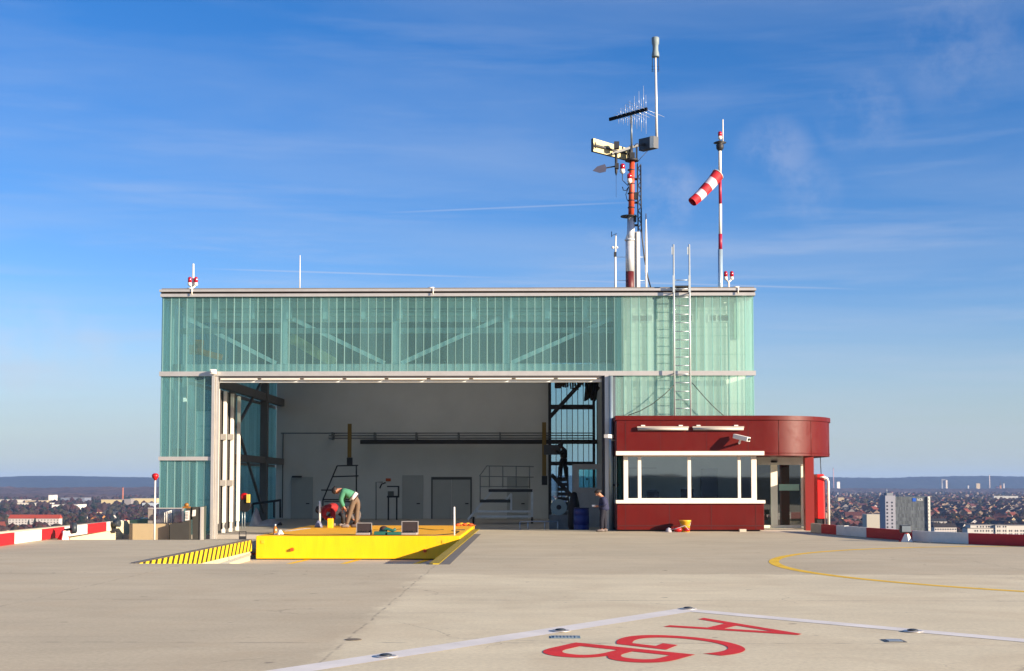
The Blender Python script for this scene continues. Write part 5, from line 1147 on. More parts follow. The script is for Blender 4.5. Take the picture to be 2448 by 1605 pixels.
def person(base, J, lab, shirt, trousers, shoes, face, hair=HAIR, sleeve='wrist', extra=None, group=None, skin=SKIN, k=(1, 1, 1), hem=.18):
    """J: joint name -> (x, y, z) relative to base. face: unit-ish direction the face points."""
    J = {k: Vector(v)+Vector(base) for k, v in J.items()}
    t = thing("person", base, lab, "person", group)
    fc = Vector(face).normalized(); hd = J['head']; upv = (J['head']-J['neck']).normalized(); sd = fc.cross(upv).normalized(); fc = upv.cross(sd).normalized()
    if fc.dot(Vector(face)) < 0: fc = -fc
    V = []; E = []; Rr = []
    def a(p, r, c=None):
        V.append(p); Rr.append(r)
        if c is not None: E.append((c, len(V)-1))
        return len(V)-1
    pel = a(J['pelvis'], .12); sp_ = a(J['pelvis'].lerp(J['chest'], .5), .105, pel); ch = a(J['chest'], .12, sp_); nk = a(J['neck'], .06, ch)
    h1 = a(hd-upv*.03+fc*.01, .085, nk); h2 = a(hd+upv*.06, .095, h1); a(hd+upv*.13, .06, h2)
    for s_ in 'LR':
        sh = a(J['sh'+s_], .07, ch); el = a(J['el'+s_], .045, sh); wr = a(J['ha'+s_].lerp(J['el'+s_], .12), .03, el)
        fa = (J['ha'+s_]-J['el'+s_]).normalized(); side = fa.cross(fc).normalized() if fa.cross(fc).length > .2 else sd
        up_ = side.cross(fa).normalized(); pm = a(J['ha'+s_]+fa*.045, .036, wr)
        for i, (off, ln) in enumerate(((-.03, .07), (-.01, .08), (.01, .075), (.03, .06))):
            f1 = a(J['ha'+s_]+fa*.085+side*off, .0095, pm); f2 = a(J['ha'+s_]+fa*(.085+ln*.5)+side*off*1.1+up_*.008, .0085, f1); a(J['ha'+s_]+fa*(.08+ln*.85)+side*off*1.1+up_*.03, .007, f2)
        th = a(J['ha'+s_]+fa*.05-side*.05, .011, pm); a(J['ha'+s_]+fa*.085-side*.062+up_*.01, .009, th)
        hp = a(J['hip'+s_], .09, pel); kn = a(J['kn'+s_], .06, hp); an = a(J['an'+s_], .04, kn); a(J['to'+s_], .035, an)
    vs, fs = skin_mesh(V, E, Rr, 0, 1); b = MB(); b.add(vs, fs, 0, True)
    b.ball(hd+fc*.105-upv*.005, .018, 0, 8, (1, 1, 1.3))
    for s_ in (-1, 1): b.ball(hd+sd*.095*s_+upv*.01, .024, 0, 8, (.6, .8, 1.2)); b.ball(hd+fc*.085+sd*.035*s_+upv*.03, .012, 1, 6)
    q = hd+fc*.09-upv*.05; b.bar(q-sd*.025, q+sd*.025, .01, .008, 2)
    b.build("body", [skin, BLACK, mat("lips", '#8a4438', .6)], t)
    # hair cap
    b = MB(); o0 = len(b.v); b.ball((0, 0, 0), .122, 0, 14)
    b.v = [hd+upv*.05-fc*(.03+(.02 if v.z < 0 else 0))+sd*v.x*.98+fc*v.y*1.0+upv*(v.z*1.0 if v.z > 0 else v.z*.75) for v in b.v]; b.build("hair", [hair], t)
    # trousers
    V, E, Rr = [], [], []; pel = a(J['pelvis'], .155)
    for s_ in 'LR':
        hp = a(J['hip'+s_], .118, pel); kn = a(J['kn'+s_], .082, hp); an = a(J['kn'+s_].lerp(J['an'+s_], .5), .074, kn); a(J['an'+s_]+Vector((0, 0, .02)), .068, an)
    w_ = a(J['pelvis'].lerp(J['chest'], .28), .15, pel)
    vs, fs = skin_mesh(V, E, Rr, 0, 1); MB().add(vs, fs, 0, True).build("trousers", [trousers], t)
    V, E, Rr = [], [], []; ch = a(J['chest'], .195); nkb = a(J['chest'].lerp(J['neck'], .6), .10, ch); sp_ = a(J['pelvis'].lerp(J['chest'], .5), .185, ch); hm = a(J['pelvis'].lerp(J['chest'], max(hem, .1)), .19, sp_)
    if hem < 0: a(J['pelvis'].lerp(J['chest'], hem), .19, hm)
    for s_ in 'LR':
        sh = a(J['sh'+s_], .108, ch); el = a(J['el'+s_], .088, sh)
        if sleeve == 'wrist': a(J['el'+s_].lerp(J['ha'+s_], .96), .066, el)
    vs, fs = skin_mesh(V, E, Rr, 0, 1); MB().add(vs, fs, 0, True).build("shirt", [shirt], t)
    for s_ in 'LR':
        d_ = (J['to'+s_]-J['an'+s_]); d_.z = 0; d_ = d_.normalized() if d_.length > .01 else fc
        hz = min(J['an'+s_].z, J['to'+s_].z)-.05; p_ = J['an'+s_]; b = MB()
        b.path([Vector((p_.x, p_.y, hz+.06))-d_*.08, Vector((p_.x, p_.y, hz+.065)), Vector((p_.x, p_.y, hz+.055))+d_*.12, Vector((p_.x, p_.y, hz+.045))+d_*.19], [.05, .06, .05, .035], 8); b.build("shoe", [shoes], t)
    if extra: extra(t, J, fc, sd, upv)
    for c_ in t.children: c_.data.transform(Matrix.Diagonal((k[0], k[1], k[2], 1)))
    return t
BOOT = mat("boot_grey", '#6d635e', .7)
# bending man in green: facing left (-x), slightly away
base = G(838, 1262, TZ)
def belt(t, J, fc, sd, upv):
    p = J['pelvis'].lerp(J['chest'], .12); d = (J['chest']-J['pelvis']).normalized()
    MB().tube(p-d*.03, p+d*.09, .175, .18, 18).build("undershirt", [mat("undershirt_white", '#cfcac6', .8)], t)
    MB().tube(p-d*.06, p-d*.031, .186, .186, 18).build("belt", [mat("belt_brown", '#3a1d18', .6)], t)
person(base, dict(pelvis=(.17, 0, .95), chest=(-.16, -.04, 1.20), neck=(-.36, -.06, 1.24), head=(-.47, -.06, 1.20), shL=(-.22, -.20, 1.18), shR=(-.22, .16, 1.18), elL=(-.32, -.20, .90), elR=(-.28, .16, .88), haL=(-.20, -.15, .66), haR=(-.3, .14, .62),
    hipL=(.10, -.08, .86), hipR=(.24, .09, .86), knL=(-.02, -.07, .47), knR=(.20, .10, .48), anL=(-.12, -.06, .09), anR=(.18, .10, .09), toL=(-.26, -.1, .05), toR=(.04, .12, .05)),
    "person in green jersey and beige trousers bending over on the yellow platform", mat("jersey_green", '#3f7d60', .85, 0, .12, 9, .2), mat("trousers_beige", '#655443', .85, 0, .15, 7, .3), BOOT, (-.15, 0, -1), extra=belt, k=(1.36, 1.36, 1.42), hem=.24)
# crouching man in red at left, facing camera-left, bending down
base = G(783, 1260, TZ)
person(base, dict(pelvis=(.32, .25, .55), chest=(.02, .05, .62), neck=(-.12, -.05, .60), head=(-.21, -.10, .54), shL=(-.06, -.18, .58), shR=(.10, .18, .66), elL=(-.10, -.25, .36), elR=(.2, -.15, .42), haL=(.10, -.28, .22), haR=(.22, -.25, .20),
    hipL=(.26, .15, .46), hipR=(.36, .33, .46), knL=(.02, .05, .32), knR=(.5, .05, .34), anL=(.14, .25, .08), anR=(.45, .35, .08), toL=(.0, .2, .05), toR=(.35, .2, .05)),
    "person in red shirt and dark vest crouching beside the white post", mat("shirt_red", '#8a1416', .8, 0, .12, 8), mat("trousers_black", '#22242a', .85), BOOT, (-.5, -.5, -.7), k=(1.45, 1.4, 1.5), hem=.02)
# kneeling figure behind the legs of the green man
base = G(845, 1259, TZ)
person(base, dict(pelvis=(-.25, .45, .42), chest=(-.12, .25, .72), neck=(-.02, .15, .84), head=(.06, .10, .76), shL=(-.22, .12, .72), shR=(.02, .35, .72), elL=(-.12, -.02, .48), elR=(.18, .2, .46), haL=(.02, -.08, .26), haR=(.14, .02, .24),
    hipL=(-.30, .36, .36), hipR=(-.16, .52, .36), knL=(-.28, .05, .14), knR=(.16, .4, .16), anL=(-.34, .42, .08), anR=(-.1, .7, .08), toL=(-.40, .52, .05), toR=(-.2, .8, .05)),
    "person in dark brown clothes kneeling behind the bending worker", mat("jacket_greybrown", '#5a5350', .8), mat("trousers_darkbrown", '#2a2022', .85), BOOT, (.4, -.5, -.7), k=(1.35, 1.35, 1.2), hem=.02)
# man with phone at right
base = Vector((XX(1441, 58.8), 58.8, 0))
def phone(t, J, fc, sd, upv):
    p = J['haL']*.5+J['haR']*.5
    MB().box(p.x-.20, p.x-.08, p.y-.05, p.y-.035, p.z-.03, p.z+.045).build("paper", [mat("paper_white", '#f0ece2', .6)], t)
person(base, dict(pelvis=(.04, 0, .95), chest=(.02, -.01, 1.34), neck=(-.07, -.01, 1.50), head=(-.15, -.02, 1.60), shL=(-.01, -.19, 1.41), shR=(.01, .19, 1.41), elL=(.07, -.24, 1.12), elR=(.08, .24, 1.14), haL=(-.16, -.10, 1.08), haR=(-.16, .08, 1.08),
    hipL=(0, -.09, .88), hipR=(.02, .09, .88), knL=(-.05, -.1, .48), knR=(.06, .1, .48), anL=(-.04, -.1, .09), anR=(.08, .1, .09), toL=(-.18, -.12, .05), toR=(-.06, .11, .05)),
    "person in dark blue overalls standing by the kiosk looking at a paper", mat("overall_blue", '#1d2242', .8, 0, .15, 6, .2), mat("overall_trousers", '#0f1020', .85, 0, .2, 5), BOOT, (-.8, -.35, -.55), extra=phone, k=(1.38, 1.3, 1.08), hem=-.25)
# man on ladder, backlit darkness put into skin and clothes colours
fy0 = ZZ(1146, 72.3)
base = Vector((XX(1346, 72.2), 72.2, fy0))
person(base, dict(pelvis=(0, 0, .93), chest=(.08, 0, 1.32), neck=(.02, -.02, 1.48), head=(-.08, -.03, 1.56), shL=(.06, -.18, 1.38), shR=(.06, .18, 1.38), elL=(-.14, -.2, 1.2), elR=(-.14, .2, 1.22), haL=(-.32, -.14, 1.36), haR=(-.32, .14, 1.38),
    hipL=(-.07, -.08, .86), hipR=(.08, .08, .86), knL=(-.09, -.06, .47), knR=(.10, .06, .47), anL=(-.10, -.05, .09), anR=(.13, .05, .09), toL=(-.18, -.1, .05), toR=(.05, -.06, .05)),
    "person coloured as a dark silhouette standing high on the inner ladder", mat("clothes_silhouette", '#101114', .85), MATS["clothes_silhouette"], BLACK, (-.9, -.1, .1), skin=mat("skin_silhouette", '#4a3228', .7), k=(1.3, 1.3, 1.17), hem=.02)
b = MB(); p = P(1330, 1078, 72.6); b.box(p.x-.7, p.x+.25, 72.5, 73.2, ZZ(1087, 72.6), ZZ(1064, 72.6)); tag(b.build("grey_ceiling_box", [mat("box_grey_dark", '#47494a', .7)], loc=p), "grey box under the dark duct in front of the worker on the ladder", "box")

# ------------------------------------------------------------------ far town and country
GZ = -58.0
def GD(px, py): return G(px, py, GZ)
def ground_mat():
    m, n, l, b = nodes_of("winter_fields")
    t = n.new("ShaderNodeTexCoord"); a = noise_n(n, l, t.outputs['Object'], .004, 6, .65, .8); d = noise_n(n, l, t.outputs['Object'], .03, 5, .7)
    c = mixc(n, l, rng(n, l, a, .4, .62, 0, 1), lin('#3d352f'), lin('#5b5a45')); c = mixc(n, l, 1, c, rng(n, l, d, .3, .7, .6, 1.3), 'MULTIPLY')
    l.new(c, b.inputs['Base Color']); b.inputs['Roughness'].default_value = .95; return m
MB().add([(-9000, -3000, GZ), (9000, -3000, GZ), (12500, 13800, GZ), (-12500, 13800, GZ)], [(0,1,2,3)]).build("ground", [ground_mat()], kind='structure')
def forest_mat(name, ca, cb, sc):
    m, n, l, b = nodes_of(name); t = n.new("ShaderNodeTexCoord")
    a = noise_n(n, l, t.outputs['Object'], sc, 6, .75); a2 = noise_n(n, l, t.outputs['Object'], sc*.18, 4, .6)
    c = mixc(n, l, rng(n, l, a, .38, .62, 0, 1), lin(ca), lin(cb)); c = mixc(n, l, 1, c, rng(n, l, a2, .3, .7, .7, 1.3), 'MULTIPLY'); l.new(c, b.inputs['Base Color']); b.inputs['Roughness'].default_value = 1; b.inputs['Specular IOR Level'].default_value = .1; return m
def hill(name, x0, x1, Y, depth, ztop, seed, m, rough=6, nx=260, ny=14):
    b = MB(); vs = []
    for i in range(nx+1):
        for j in range(ny+1):
            u = i/nx; v = j/ny; x = x0+(x1-x0)*u; y = Y+depth*v
            prof = math.sin(min(1, v*1.6)*math.pi/2)
            edge = min(1, u*8, (1-u)*8)
            hgt = (ztop-GZ)*(.86+.14*noise.noise((x/900+seed, seed, 0))+.05*noise.noise((x/250+seed, 3, 0)))*prof*edge
            hgt += rough*noise.noise((x/45, y/45, seed))*prof+rough*.6*noise.noise((x/18, y/18, seed+5))*prof
            vs.append((x, y, GZ-2+hgt+2*0))
    fs = [(i*(ny+1)+j, (i+1)*(ny+1)+j, (i+1)*(ny+1)+j+1, i*(ny+1)+j+1) for i in range(nx) for j in range(ny)]
    b.add(vs, fs); return b.build(name, [m], kind='structure')
FD = forest_mat("far_forest", '#1a2426', '#252f2c', .02); FB = forest_mat("bare_wood", '#3a2d2b', '#5a4740', .03)
hill("hill_ridge", -6500, 700, 10200, 1500, 72, 3.1, FD)
hill("hill_ridge", -900, 6800, 10800, 1500, 78, 8.4, FD)
hill("wooded_rise", -3300, -900, 5600, 900, -14, 5.2, FB, 7)
hill("wooded_rise", -3300, -1500, 4650, 500, -36, 1.2, FB, 6)
hill("wooded_rise", 1200, 3900, 7300, 900, -27, 2.7, FB, 6)

hill("hill_ridge", -2600, 2600, -2950, 500, 26, 6.6, FB, 7, 160, 8)
# woods between houses: one mass
rnd = random.Random(11)
def blob_field(name, spots, mats, label, cat):
    b = MB(); ico = bmesh.new(); bmesh.ops.create_icosphere(ico, subdivisions=1, radius=1); iv = [v.co.copy() for v in ico.verts]; iff = [tuple(v.index for v in f.verts) for f in ico.faces]; ico.free()
    for (x, y, z, r, h, m) in spots:
        vs = [(x+v.x*r*rnd.uniform(.6, 1.2), y+v.y*r*rnd.uniform(.6, 1.2), z+h*.5+v.z*h*.55*rnd.uniform(.65, 1.15)) for v in iv]
        b.add(vs, iff, m)
    o = b.build(name, mats); return tag(o, label, cat, kind='stuff')
TB = forest_mat("bare_crowns", '#2a2022', '#40302b', .25); TC = forest_mat("bare_crowns_olive", '#2b2820', '#3c3728', .25); TD = forest_mat("conifer_crowns", '#121a14', '#1d2a1c', .3); TE = forest_mat("bare_crowns_red", '#331e1a', '#482a22', .25)
def sample_spots(px0, px1, py0, py1, n, r0, r1, wts=(5, 3, 1.3, 2)):
    s = []
    for _ in range(n):
        q = GD(rnd.uniform(px0, px1), rnd.uniform(py0, py1)); r = rnd.uniform(r0, r1)
        s.append((q.x, q.y, GZ, r, r*rnd.uniform(1.3, 2.0), rnd.choices((0, 1, 2, 3), wts)[0]))
    return s
sp1 = sample_spots(-150, 480, 1186, 1330, 2000, 3.5, 8)+sample_spots(-150, 480, 1180, 1225, 900, 5, 10)
sp2 = sample_spots(1900, 2650, 1186, 1330, 3600, 3, 7)+sample_spots(1900, 2650, 1178, 1215, 1400, 5, 10)
sp3 = sample_spots(1280, 1450, 1190, 1260, 400, 3, 7)
blob_field("treetops", sp1, [TB, TC, TD, TE], "bare brown winter trees filling the plain left of the hangar", "trees")
blob_field("treetops", sp2, [TB, TC, TD, TE], "bare winter trees scattered all through the town at right", "trees")
blob_field("treetops", sp3, [TB, TC, TD, TE], "bare trees glimpsed through the rear glass of the hangar", "trees")

# houses
WCOL = {'white': '#bdb7b0', 'cream': '#b29f7a', 'ochre': '#a87028', 'grey': '#5d5b60', 'pink': '#7d5a50'}
RCOL = {'red': '#4c211b', 'brown': '#33241f', 'dark': '#202128', 'orange': '#6b2f1e'}
WM = {k: mat("house_wall_"+k, v, .8, 0, .06, .3) for k, v in WCOL.items()}; RM = {k: mat("house_roof_"+k, v, .8, 0, .15, .6) for k, v in RCOL.items()}
WINM = mat("house_window", '#2a2c32', .3)
meshes = {}
def house_parts(wc, rc, hip):
    key = (wc, rc, hip)
    if key in meshes: return meshes[key]
    w, d, h, rh = 5.0, 6.5, 5.6, 4.2
    b = MB(); b.box(-w, w, -d, d, 0, h)
    if not hip: b.add([(-w, -d, h), (w, -d, h), (0, -d, h+rh-.2), (-w, d, h), (w, d, h), (0, d, h+rh-.2)], [(0,1,2), (5,4,3)])
    for fy in (-d-.04,):
        for x in (-3.2, 0, 3.2):
            for z in (1.2, 3.8): b.box(x-.5, x+.5, fy-.02, fy+.02, z, z+1.2, 1)
        if not hip: b.box(-.5, .5, fy-.02, fy+.02, 6.6, 7.6, 1)
    for y in (-4, 0, 4):
        for z in (1.2, 3.8): b.box(w+.02, w+.06, y-.5, y+.5, z, z+1.2, 1)
    def raw(b, name, mats):
        me = bpy.data.meshes.new(name); me.from_pydata(b.v, [], b.f)
        for q in mats: me.materials.append(q)
        me.polygons.foreach_set('material_index', b.m); me.update(); return me
    wall = raw(b, "wall", [WM[wc], WINM])
    b = MB(); e = .5; t = .25
    if hip: b.add([(-w-e, -d-e, h+.01), (w+e, -d-e, h+.01), (w+e, d+e, h+.01), (-w-e, d+e, h+.01), (0, -d+w*.8, h+rh), (0, d-w*.8, h+rh)], [(0,1,4), (1,2,5,4), (2,3,5), (3,0,4,5), (3,2,1,0)])
    else:
        for s_ in (-1, 1):
            q = [(s_*(w+e), -d-e, h-.42), (s_*(w+e), d+e, h-.42), (0, d+e, h+rh), (0, -d-e, h+rh)]
            if s_ < 0: q = q[::-1]
            b.slab(q, t)
    b.box(1.2, 1.9, 1, 1.7, h+2, h+rh+.8)
    roof = raw(b, "roof", [RM[rc]])
    meshes[key] = (wall, roof); return meshes[key]
def put_house(x, y, rz, sc, wc, rc, hip, label, group, sx=1.0):
    wall, roof = house_parts(wc, rc, hip)
    t = thing("house", (x, y, GZ-.3), label, "house", group); t.rotation_euler = (0, 0, rz); t.scale = (sc, sc*sx, sc)
    for nm, me in (("wall", wall), ("roof", roof)):
        o = bpy.data.objects.new(nm, me); C.objects.link(o); o.parent = t
    return t
RW = {'red': 'red', 'brown': 'brown', 'dark': 'dark', 'orange': 'orange'}
cand = []
for side, x0, x1, n in (("right", 1985, 2470, 275), ("left", -20, 375, 42)):
    for _ in range(n):
        px, py = rnd.uniform(x0, x1), 1188+(rnd.random()**.85)*112
        if side == "left": py = rnd.uniform(1232, 1290)
        q = GD(px, py)
        if side == "right" and (2095 < px < 2240 and q.y < 1500): continue
        cand.append((q.y, side, q))
cand.sort(key=lambda c: c[0])
placed = []
for Yh_, side, q in cand:
    if any((q.x-a.x)**2+(q.y-a.y)**2 < 15**2 for a in placed): continue
    placed.append(q)
    wc = rnd.choices(list(WCOL), (5, 4, 2, 2, 1))[0]; rc = rnd.choices(list(RCOL), (5, 3, 3, 2))[0]; hip = rnd.random() < .3
    place = "in the town beyond the right barrier" if side == "right" else "among trees beyond the left barrier"
    dist = "nearer" if Yh_ < 1900 else ("midway" if Yh_ < 3200 else "far off")
    lab = f"{dist} {wc} house with {'hipped ' if hip else ''}{rc} {'' if hip else 'gable '}roof {place}"
    put_house(q.x, q.y, rnd.uniform(-.9, .9)+(math.pi/2 if rnd.random() < .45 else 0), rnd.uniform(.85, 1.25)*(1.12 if Yh_ > 3000 else 1), wc, rc, hip, lab, lab.replace(" house", " houses", 1), rnd.uniform(.8, 1.5))
# houses one can pick out
for px, py, wc, rc, rz, sc, lab in (
    (2279, 1246, 'ochre', 'brown', .35, 1.15, "bright ochre gabled house above the white office block, left one"),
    (2292, 1232, 'ochre', 'orange', -.4, .9, "small ochre house just behind the bright ochre gabled house"),
    (2325, 1257, 'white', 'dark', .1, 1.2, "white gabled house with broad dark roof over the office block"),
    (2345, 1250, 'pink', 'brown', .2, 1.2, "salmon coloured house between the white and the cream gables"),
    (2417, 1252, 'cream', 'dark', .15, 1.25, "pale cream gabled house near the right picture edge above the offices"),
    (2440, 1258, 'cream', 'brown', .1, 1.3, "yellowish gabled house at the very right above the offices"),
    (2090, 1218, 'white', 'red', .1, 1.5, "white gabled house left of the dark office tower"),
    (2098, 1236, 'white', 'orange', .5, 1.0, "small white house under the white gable left of the tower"),
    (141, 1243, 'cream', 'brown', .1, 1.3, "cream gabled house between the red roofed apartments and the barrier"),
    (225, 1246, 'ochre', 'orange', .1, 1.0, "small ochre gabled house peeping over the left barrier")):
    q = GD(px, py+5); put_house(q.x, q.y, rz, sc, wc, rc, False, lab, None)
# dense far roofs, too many and too small to count
b = MB(); mlist = [mat('far_wall_grey', '#77706c', .9), RM['red'], mat('far_wall_dull', '#7c6a58', .9), RM['orange'], RM['dark']]
for _ in range(1100):
    px, py = (rnd.uniform(1960, 2560), rnd.uniform(1178, 1240)) if rnd.random() < .93 else (rnd.uniform(1290, 1440), rnd.uniform(1185, 1235))
    q = GD(px, py); w, d, h = rnd.uniform(4, 8), rnd.uniform(5, 11), rnd.uniform(5, 10); a_ = rnd.uniform(-.8, .8)
    ca, sa = math.cos(a_), math.sin(a_); T = lambda x, y, z: (q.x+x*ca-y*sa, q.y+x*sa+y*ca, GZ+z)
    wm = rnd.choice((0, 2, 2)); rm = rnd.choices((1, 3, 4), (5, 2, 2))[0]
    b.add([T(-w, -d, 0), T(w, -d, 0), T(w, d, 0), T(-w, d, 0), T(-w, -d, h), T(w, -d, h), T(w, d, h), T(-w, d, h), T(0, -d, h+w*.8), T(0, d, h+w*.8)], [(0,1,5,4), (1,2,6,5), (2,3,7,6), (3,0,4,7), (4,5,8), (6,7,9)], wm)
    b.add([T(-w-.4, -d-.4, h), T(w+.4, -d-.4, h), T(0, -d-.4, h+w*.85), T(-w-.4, d+.4, h), T(w+.4, d+.4, h), T(0, d+.4, h+w*.85)], [(1,4,5,2), (0,2,5,3)], rm)
tag(b.build("distant_rooftops", mlist), "carpet of distant red roofed houses below the blue hills", "rooftops", kind='stuff')

def block(name, px0, px1, ytop, Y, depth, lab, cat, m, nwx=0, nwy=0, roofm=None, flat=True, wm=None, wh=1.4, ww=1.2):
    x0, x1 = XX(px0, Y, ytop), XX(px1, Y, ytop); z1 = ZZ(ytop, Y, px0)
    t = thing(name, ((x0+x1)/2, Y, GZ), lab, cat)
    MB().box(x0, x1, Y, Y+depth, GZ, z1).build("wall", [m], t)
    if flat: MB().box(x0-.4, x1+.4, Y-.4, Y+depth+.4, z1+.005, z1+.7).build("roof", [roofm or mat("flat_roof", '#4c4a4a', .9)], t)
    if nwx:
        for j in range(nwy):
            b = MB()
            for i in range(nwx):
                x = x0+(i+.5)*(x1-x0)/nwx; z = z1-2.2-j*3.0; b.box(x-ww/2, x+ww/2, Y-.12, Y-.02, z-wh/2, z+wh/2)
            b.build("window_row", [wm or WINM], t)
    return t, x0, x1, z1
# dark office tower
TY = 1000.0
ot_ = thing("office_tower", (XX(2170, TY), TY, GZ), "dark office tower with grey stair shaft and small blue logo on top", "office tower")
x0, x1, z1 = XX(2114, TY), XX(2138, TY), ZZ(1187, TY)
MB().box(x0, x1, TY-2, TY+14, GZ, z1+.6).build("stair_shaft", [mat("shaft_grey", '#8e8f98', .8, 0, .06, .05)], ot_)
for j in range(10):
    for px in (2120.3, 2131.8): x = XX(px, TY-2); z = z1-4.6-j*2.68; MB().box(x-.55, x+.55, TY-2.15, TY-2.02, z-.6, z+.6).build("shaft_window", [WINM], ot_)
xm, xe = XX(2138, TY), XX(2216, TY)
def tower_mat():
    m, n, l, bb = nodes_of("tower_facade"); g = n.new("ShaderNodeNewGeometry"); s = n.new("ShaderNodeSeparateXYZ"); l.new(g.outputs['Position'], s.inputs[0])
    fx = M2(n, l, 'FRACT', M2(n, l, 'DIVIDE', M2(n, l, 'ADD', s.outputs[0], 5000), .9)); fz = M2(n, l, 'FRACT', M2(n, l, 'DIVIDE', M2(n, l, 'ADD', s.outputs[2], 5000), 2.68))
    c = mixc(n, l, M2(n, l, 'GREATER_THAN', fx, .7), lin('#3b4348'), lin('#6b716f')); c = mixc(n, l, M2(n, l, 'GREATER_THAN', fz, .62), c, lin('#4c5156'))
    wn = n.new("ShaderNodeTexWhiteNoise"); cb2 = n.new("ShaderNodeCombineXYZ"); l.new(M2(n, l, 'FLOOR', M2(n, l, 'DIVIDE', s.outputs[0], .9)), cb2.inputs[0]); l.new(M2(n, l, 'FLOOR', M2(n, l, 'DIVIDE', s.outputs[2], 2.68)), cb2.inputs[1]); l.new(cb2.outputs[0], wn.inputs['Vector'])
    c = mixc(n, l, 1, c, rng(n, l, wn.outputs[0], 0, 1, .6, 1.35), 'MULTIPLY'); l.new(c, bb.inputs['Base Color']); bb.inputs['Roughness'].default_value = .45; return m
MB().box(xm+.02, xe, TY, TY+13, GZ, z1-.2).build("glass_facade", [tower_mat()], ot_)
MB().box(xe+.02, XX(2221.5, TY), TY-1.5, TY+13, GZ, z1).build("end_wall", [mat("endwall_pale", '#cfcbbd', .8, 0, .08, .4)], ot_)
b = MB(); xq = XX(2218, TY)
for j in range(20): z = z1-2-j*2.68; b.box(xq-.25, xq+.25, TY-1.6, TY-1.52, z-.7, z+.5)
b.build("end_window", [mat("endwin_grey", '#8d8c84', .6)], ot_)
MB().box(XX(2121, TY), XX(2136, TY), TY+2, TY+10, z1+.61, z1+2.6).build("roof_house", [mat("roofhouse_grey", '#777a80', .8)], ot_)
MB().tube((XX(2124, TY), TY+5, z1+2.6), (XX(2124, TY), TY+5, z1+6), .2, .15, 6).build("aerial", [STEEL], ot_)
MB().box(XX(2180.5, TY), XX(2189, TY), TY-.35, TY-.02, ZZ(1199, TY), ZZ(1191, TY)).build("logo_square", [mat("logo_blue", '#0f4fae', .4)], ot_)
xa = XX(2192, TY); wl = (XX(2206, TY)-xa); zl0, zl1 = ZZ(1197.5, TY), ZZ(1192, TY)
b = MB()
for i, ch in enumerate("NCR"):
    g_, fs = glyph(ch); b.add([(xa+wl*(i/3)+x*wl*.29, TY-.12, zl0+y*(zl1-zl0)) for x, y in g_], fs)
b.build("logo_letters", [mat("logo_white", '#dadad4', .5)], ot_)
block("side_tower", 2072, 2103, 1230, 1050, 14, "plain pale windowless block left of the dark office tower", "building", mat("block_pale", '#a9a598', .8, 0, .05, .1), flat=False)
block("link_building", 2104, 2113.5, 1232, 1060, 12, "narrow dark glazed block tucked beside the tower shaft", "building", mat("link_dark", '#30343c', .5), 3, 6, wm=mat("link_win", '#4b5560', .3))
# white office block at right
OY = 1180.0
of = thing("office_block", (XX(2390, OY), OY, GZ), "long white office block with square windows behind the red barrier panel", "office block")
OW = mat("office_white", '#bdb9b0', .8, 0, .04, .1)
def wing(px0, px1, y0, Yw, wins, name="wing"):
    x0, x1 = XX(px0, Yw), XX(px1, Yw); w_ = MB().box(x0, x1, Yw, Yw+14, GZ, ZZ(y0, Yw, px0)).build(name, [OW], of)
    MB().box(x0-.3, x1+.3, Yw-.3, Yw+14.3, ZZ(y0, Yw, px0)+.01, ZZ(y0, Yw, px0)+.5).build("roof_edge", [mat("roofedge", '#75706a', .8)], w_)
    b = MB()
    for px in wins:
        j = 0
        for y in (1259.5, 1269.5, 1277.5, 1286, 1294):
            if y-3 < y0: continue
            x = XX(px, Yw); z = ZZ(y, Yw, px); b.box(x-.55, x+.55, Yw-.1, Yw-.02, z-.75, z+.75)
    b.build("window_row", [WINM], w_)
pr = [2329, 2334.5, 2342.5, 2348.5, 2356, 2361.5, 2369.5, 2375]
wing(2311, 2377, 1264, OY, pr); wing(2318, 2377.2, 1256, OY+1.5, [2334.5, 2342.5, 2348.5, 2356, 2361.5, 2369.5])
wing(2377.6, 2404, 1256.5, OY-1, [2383, 2388, 2396.5, 2402]); wing(2404.5, 2500, 1257, OY+.5, [2411, 2416, 2425, 2430, 2438.5, 2444, 2452, 2458, 2466, 2472])
# distant landmarks at right
block("tower_block", 2251, 2260.5, 1146, 8800, 30, "tall grey apartment tower rising to the hill line in the town", "tower block", mat("tb_grey", '#8b8a88', .8), 3, 8, ww=4, wh=1.5)
block("tower_block", 2261, 2265, 1148, 8790, 30, "thin sunlit slab joined to the right of the grey apartment tower", "tower block", mat("tb_cream", '#c9bba8', .8), flat=False)
def chimney(px, y0, y1, Y, r, lab, m, name="chimney"):
    x = XX(px, Y); t = thing(name, (x, Y, GZ), lab, "chimney"); MB().tube((x, Y, min(GZ, ZZ(y1, Y, px))), (x, Y, ZZ(y0, Y, px)), r*1.25, r, 12).build("shaft", [m], t); MB().tube((x, Y, ZZ(y0, Y, px)+.01), (x, Y, ZZ(y0, Y, px)+2), r*1.12, r*1.12, 12).build("rim", [STEEL_DK], t)
chimney(1992.5, 1120, 1165, 8200, 2.8, "tall thin chimney standing above the hills just right of the kiosk", mat("chim_mauve", '#a98a8c', .8))
chimney(2365.5, 1136, 1167, 8600, 3.2, "slim pale chimney reaching the hill line at the right", mat("chim_pale", '#c2b2a4', .8))
chimney(294, 1166, 1200, 3600, 1.8, "orange brown chimney behind the white barrier at the hangar corner", mat("chim_orange", '#a8664a', .8))
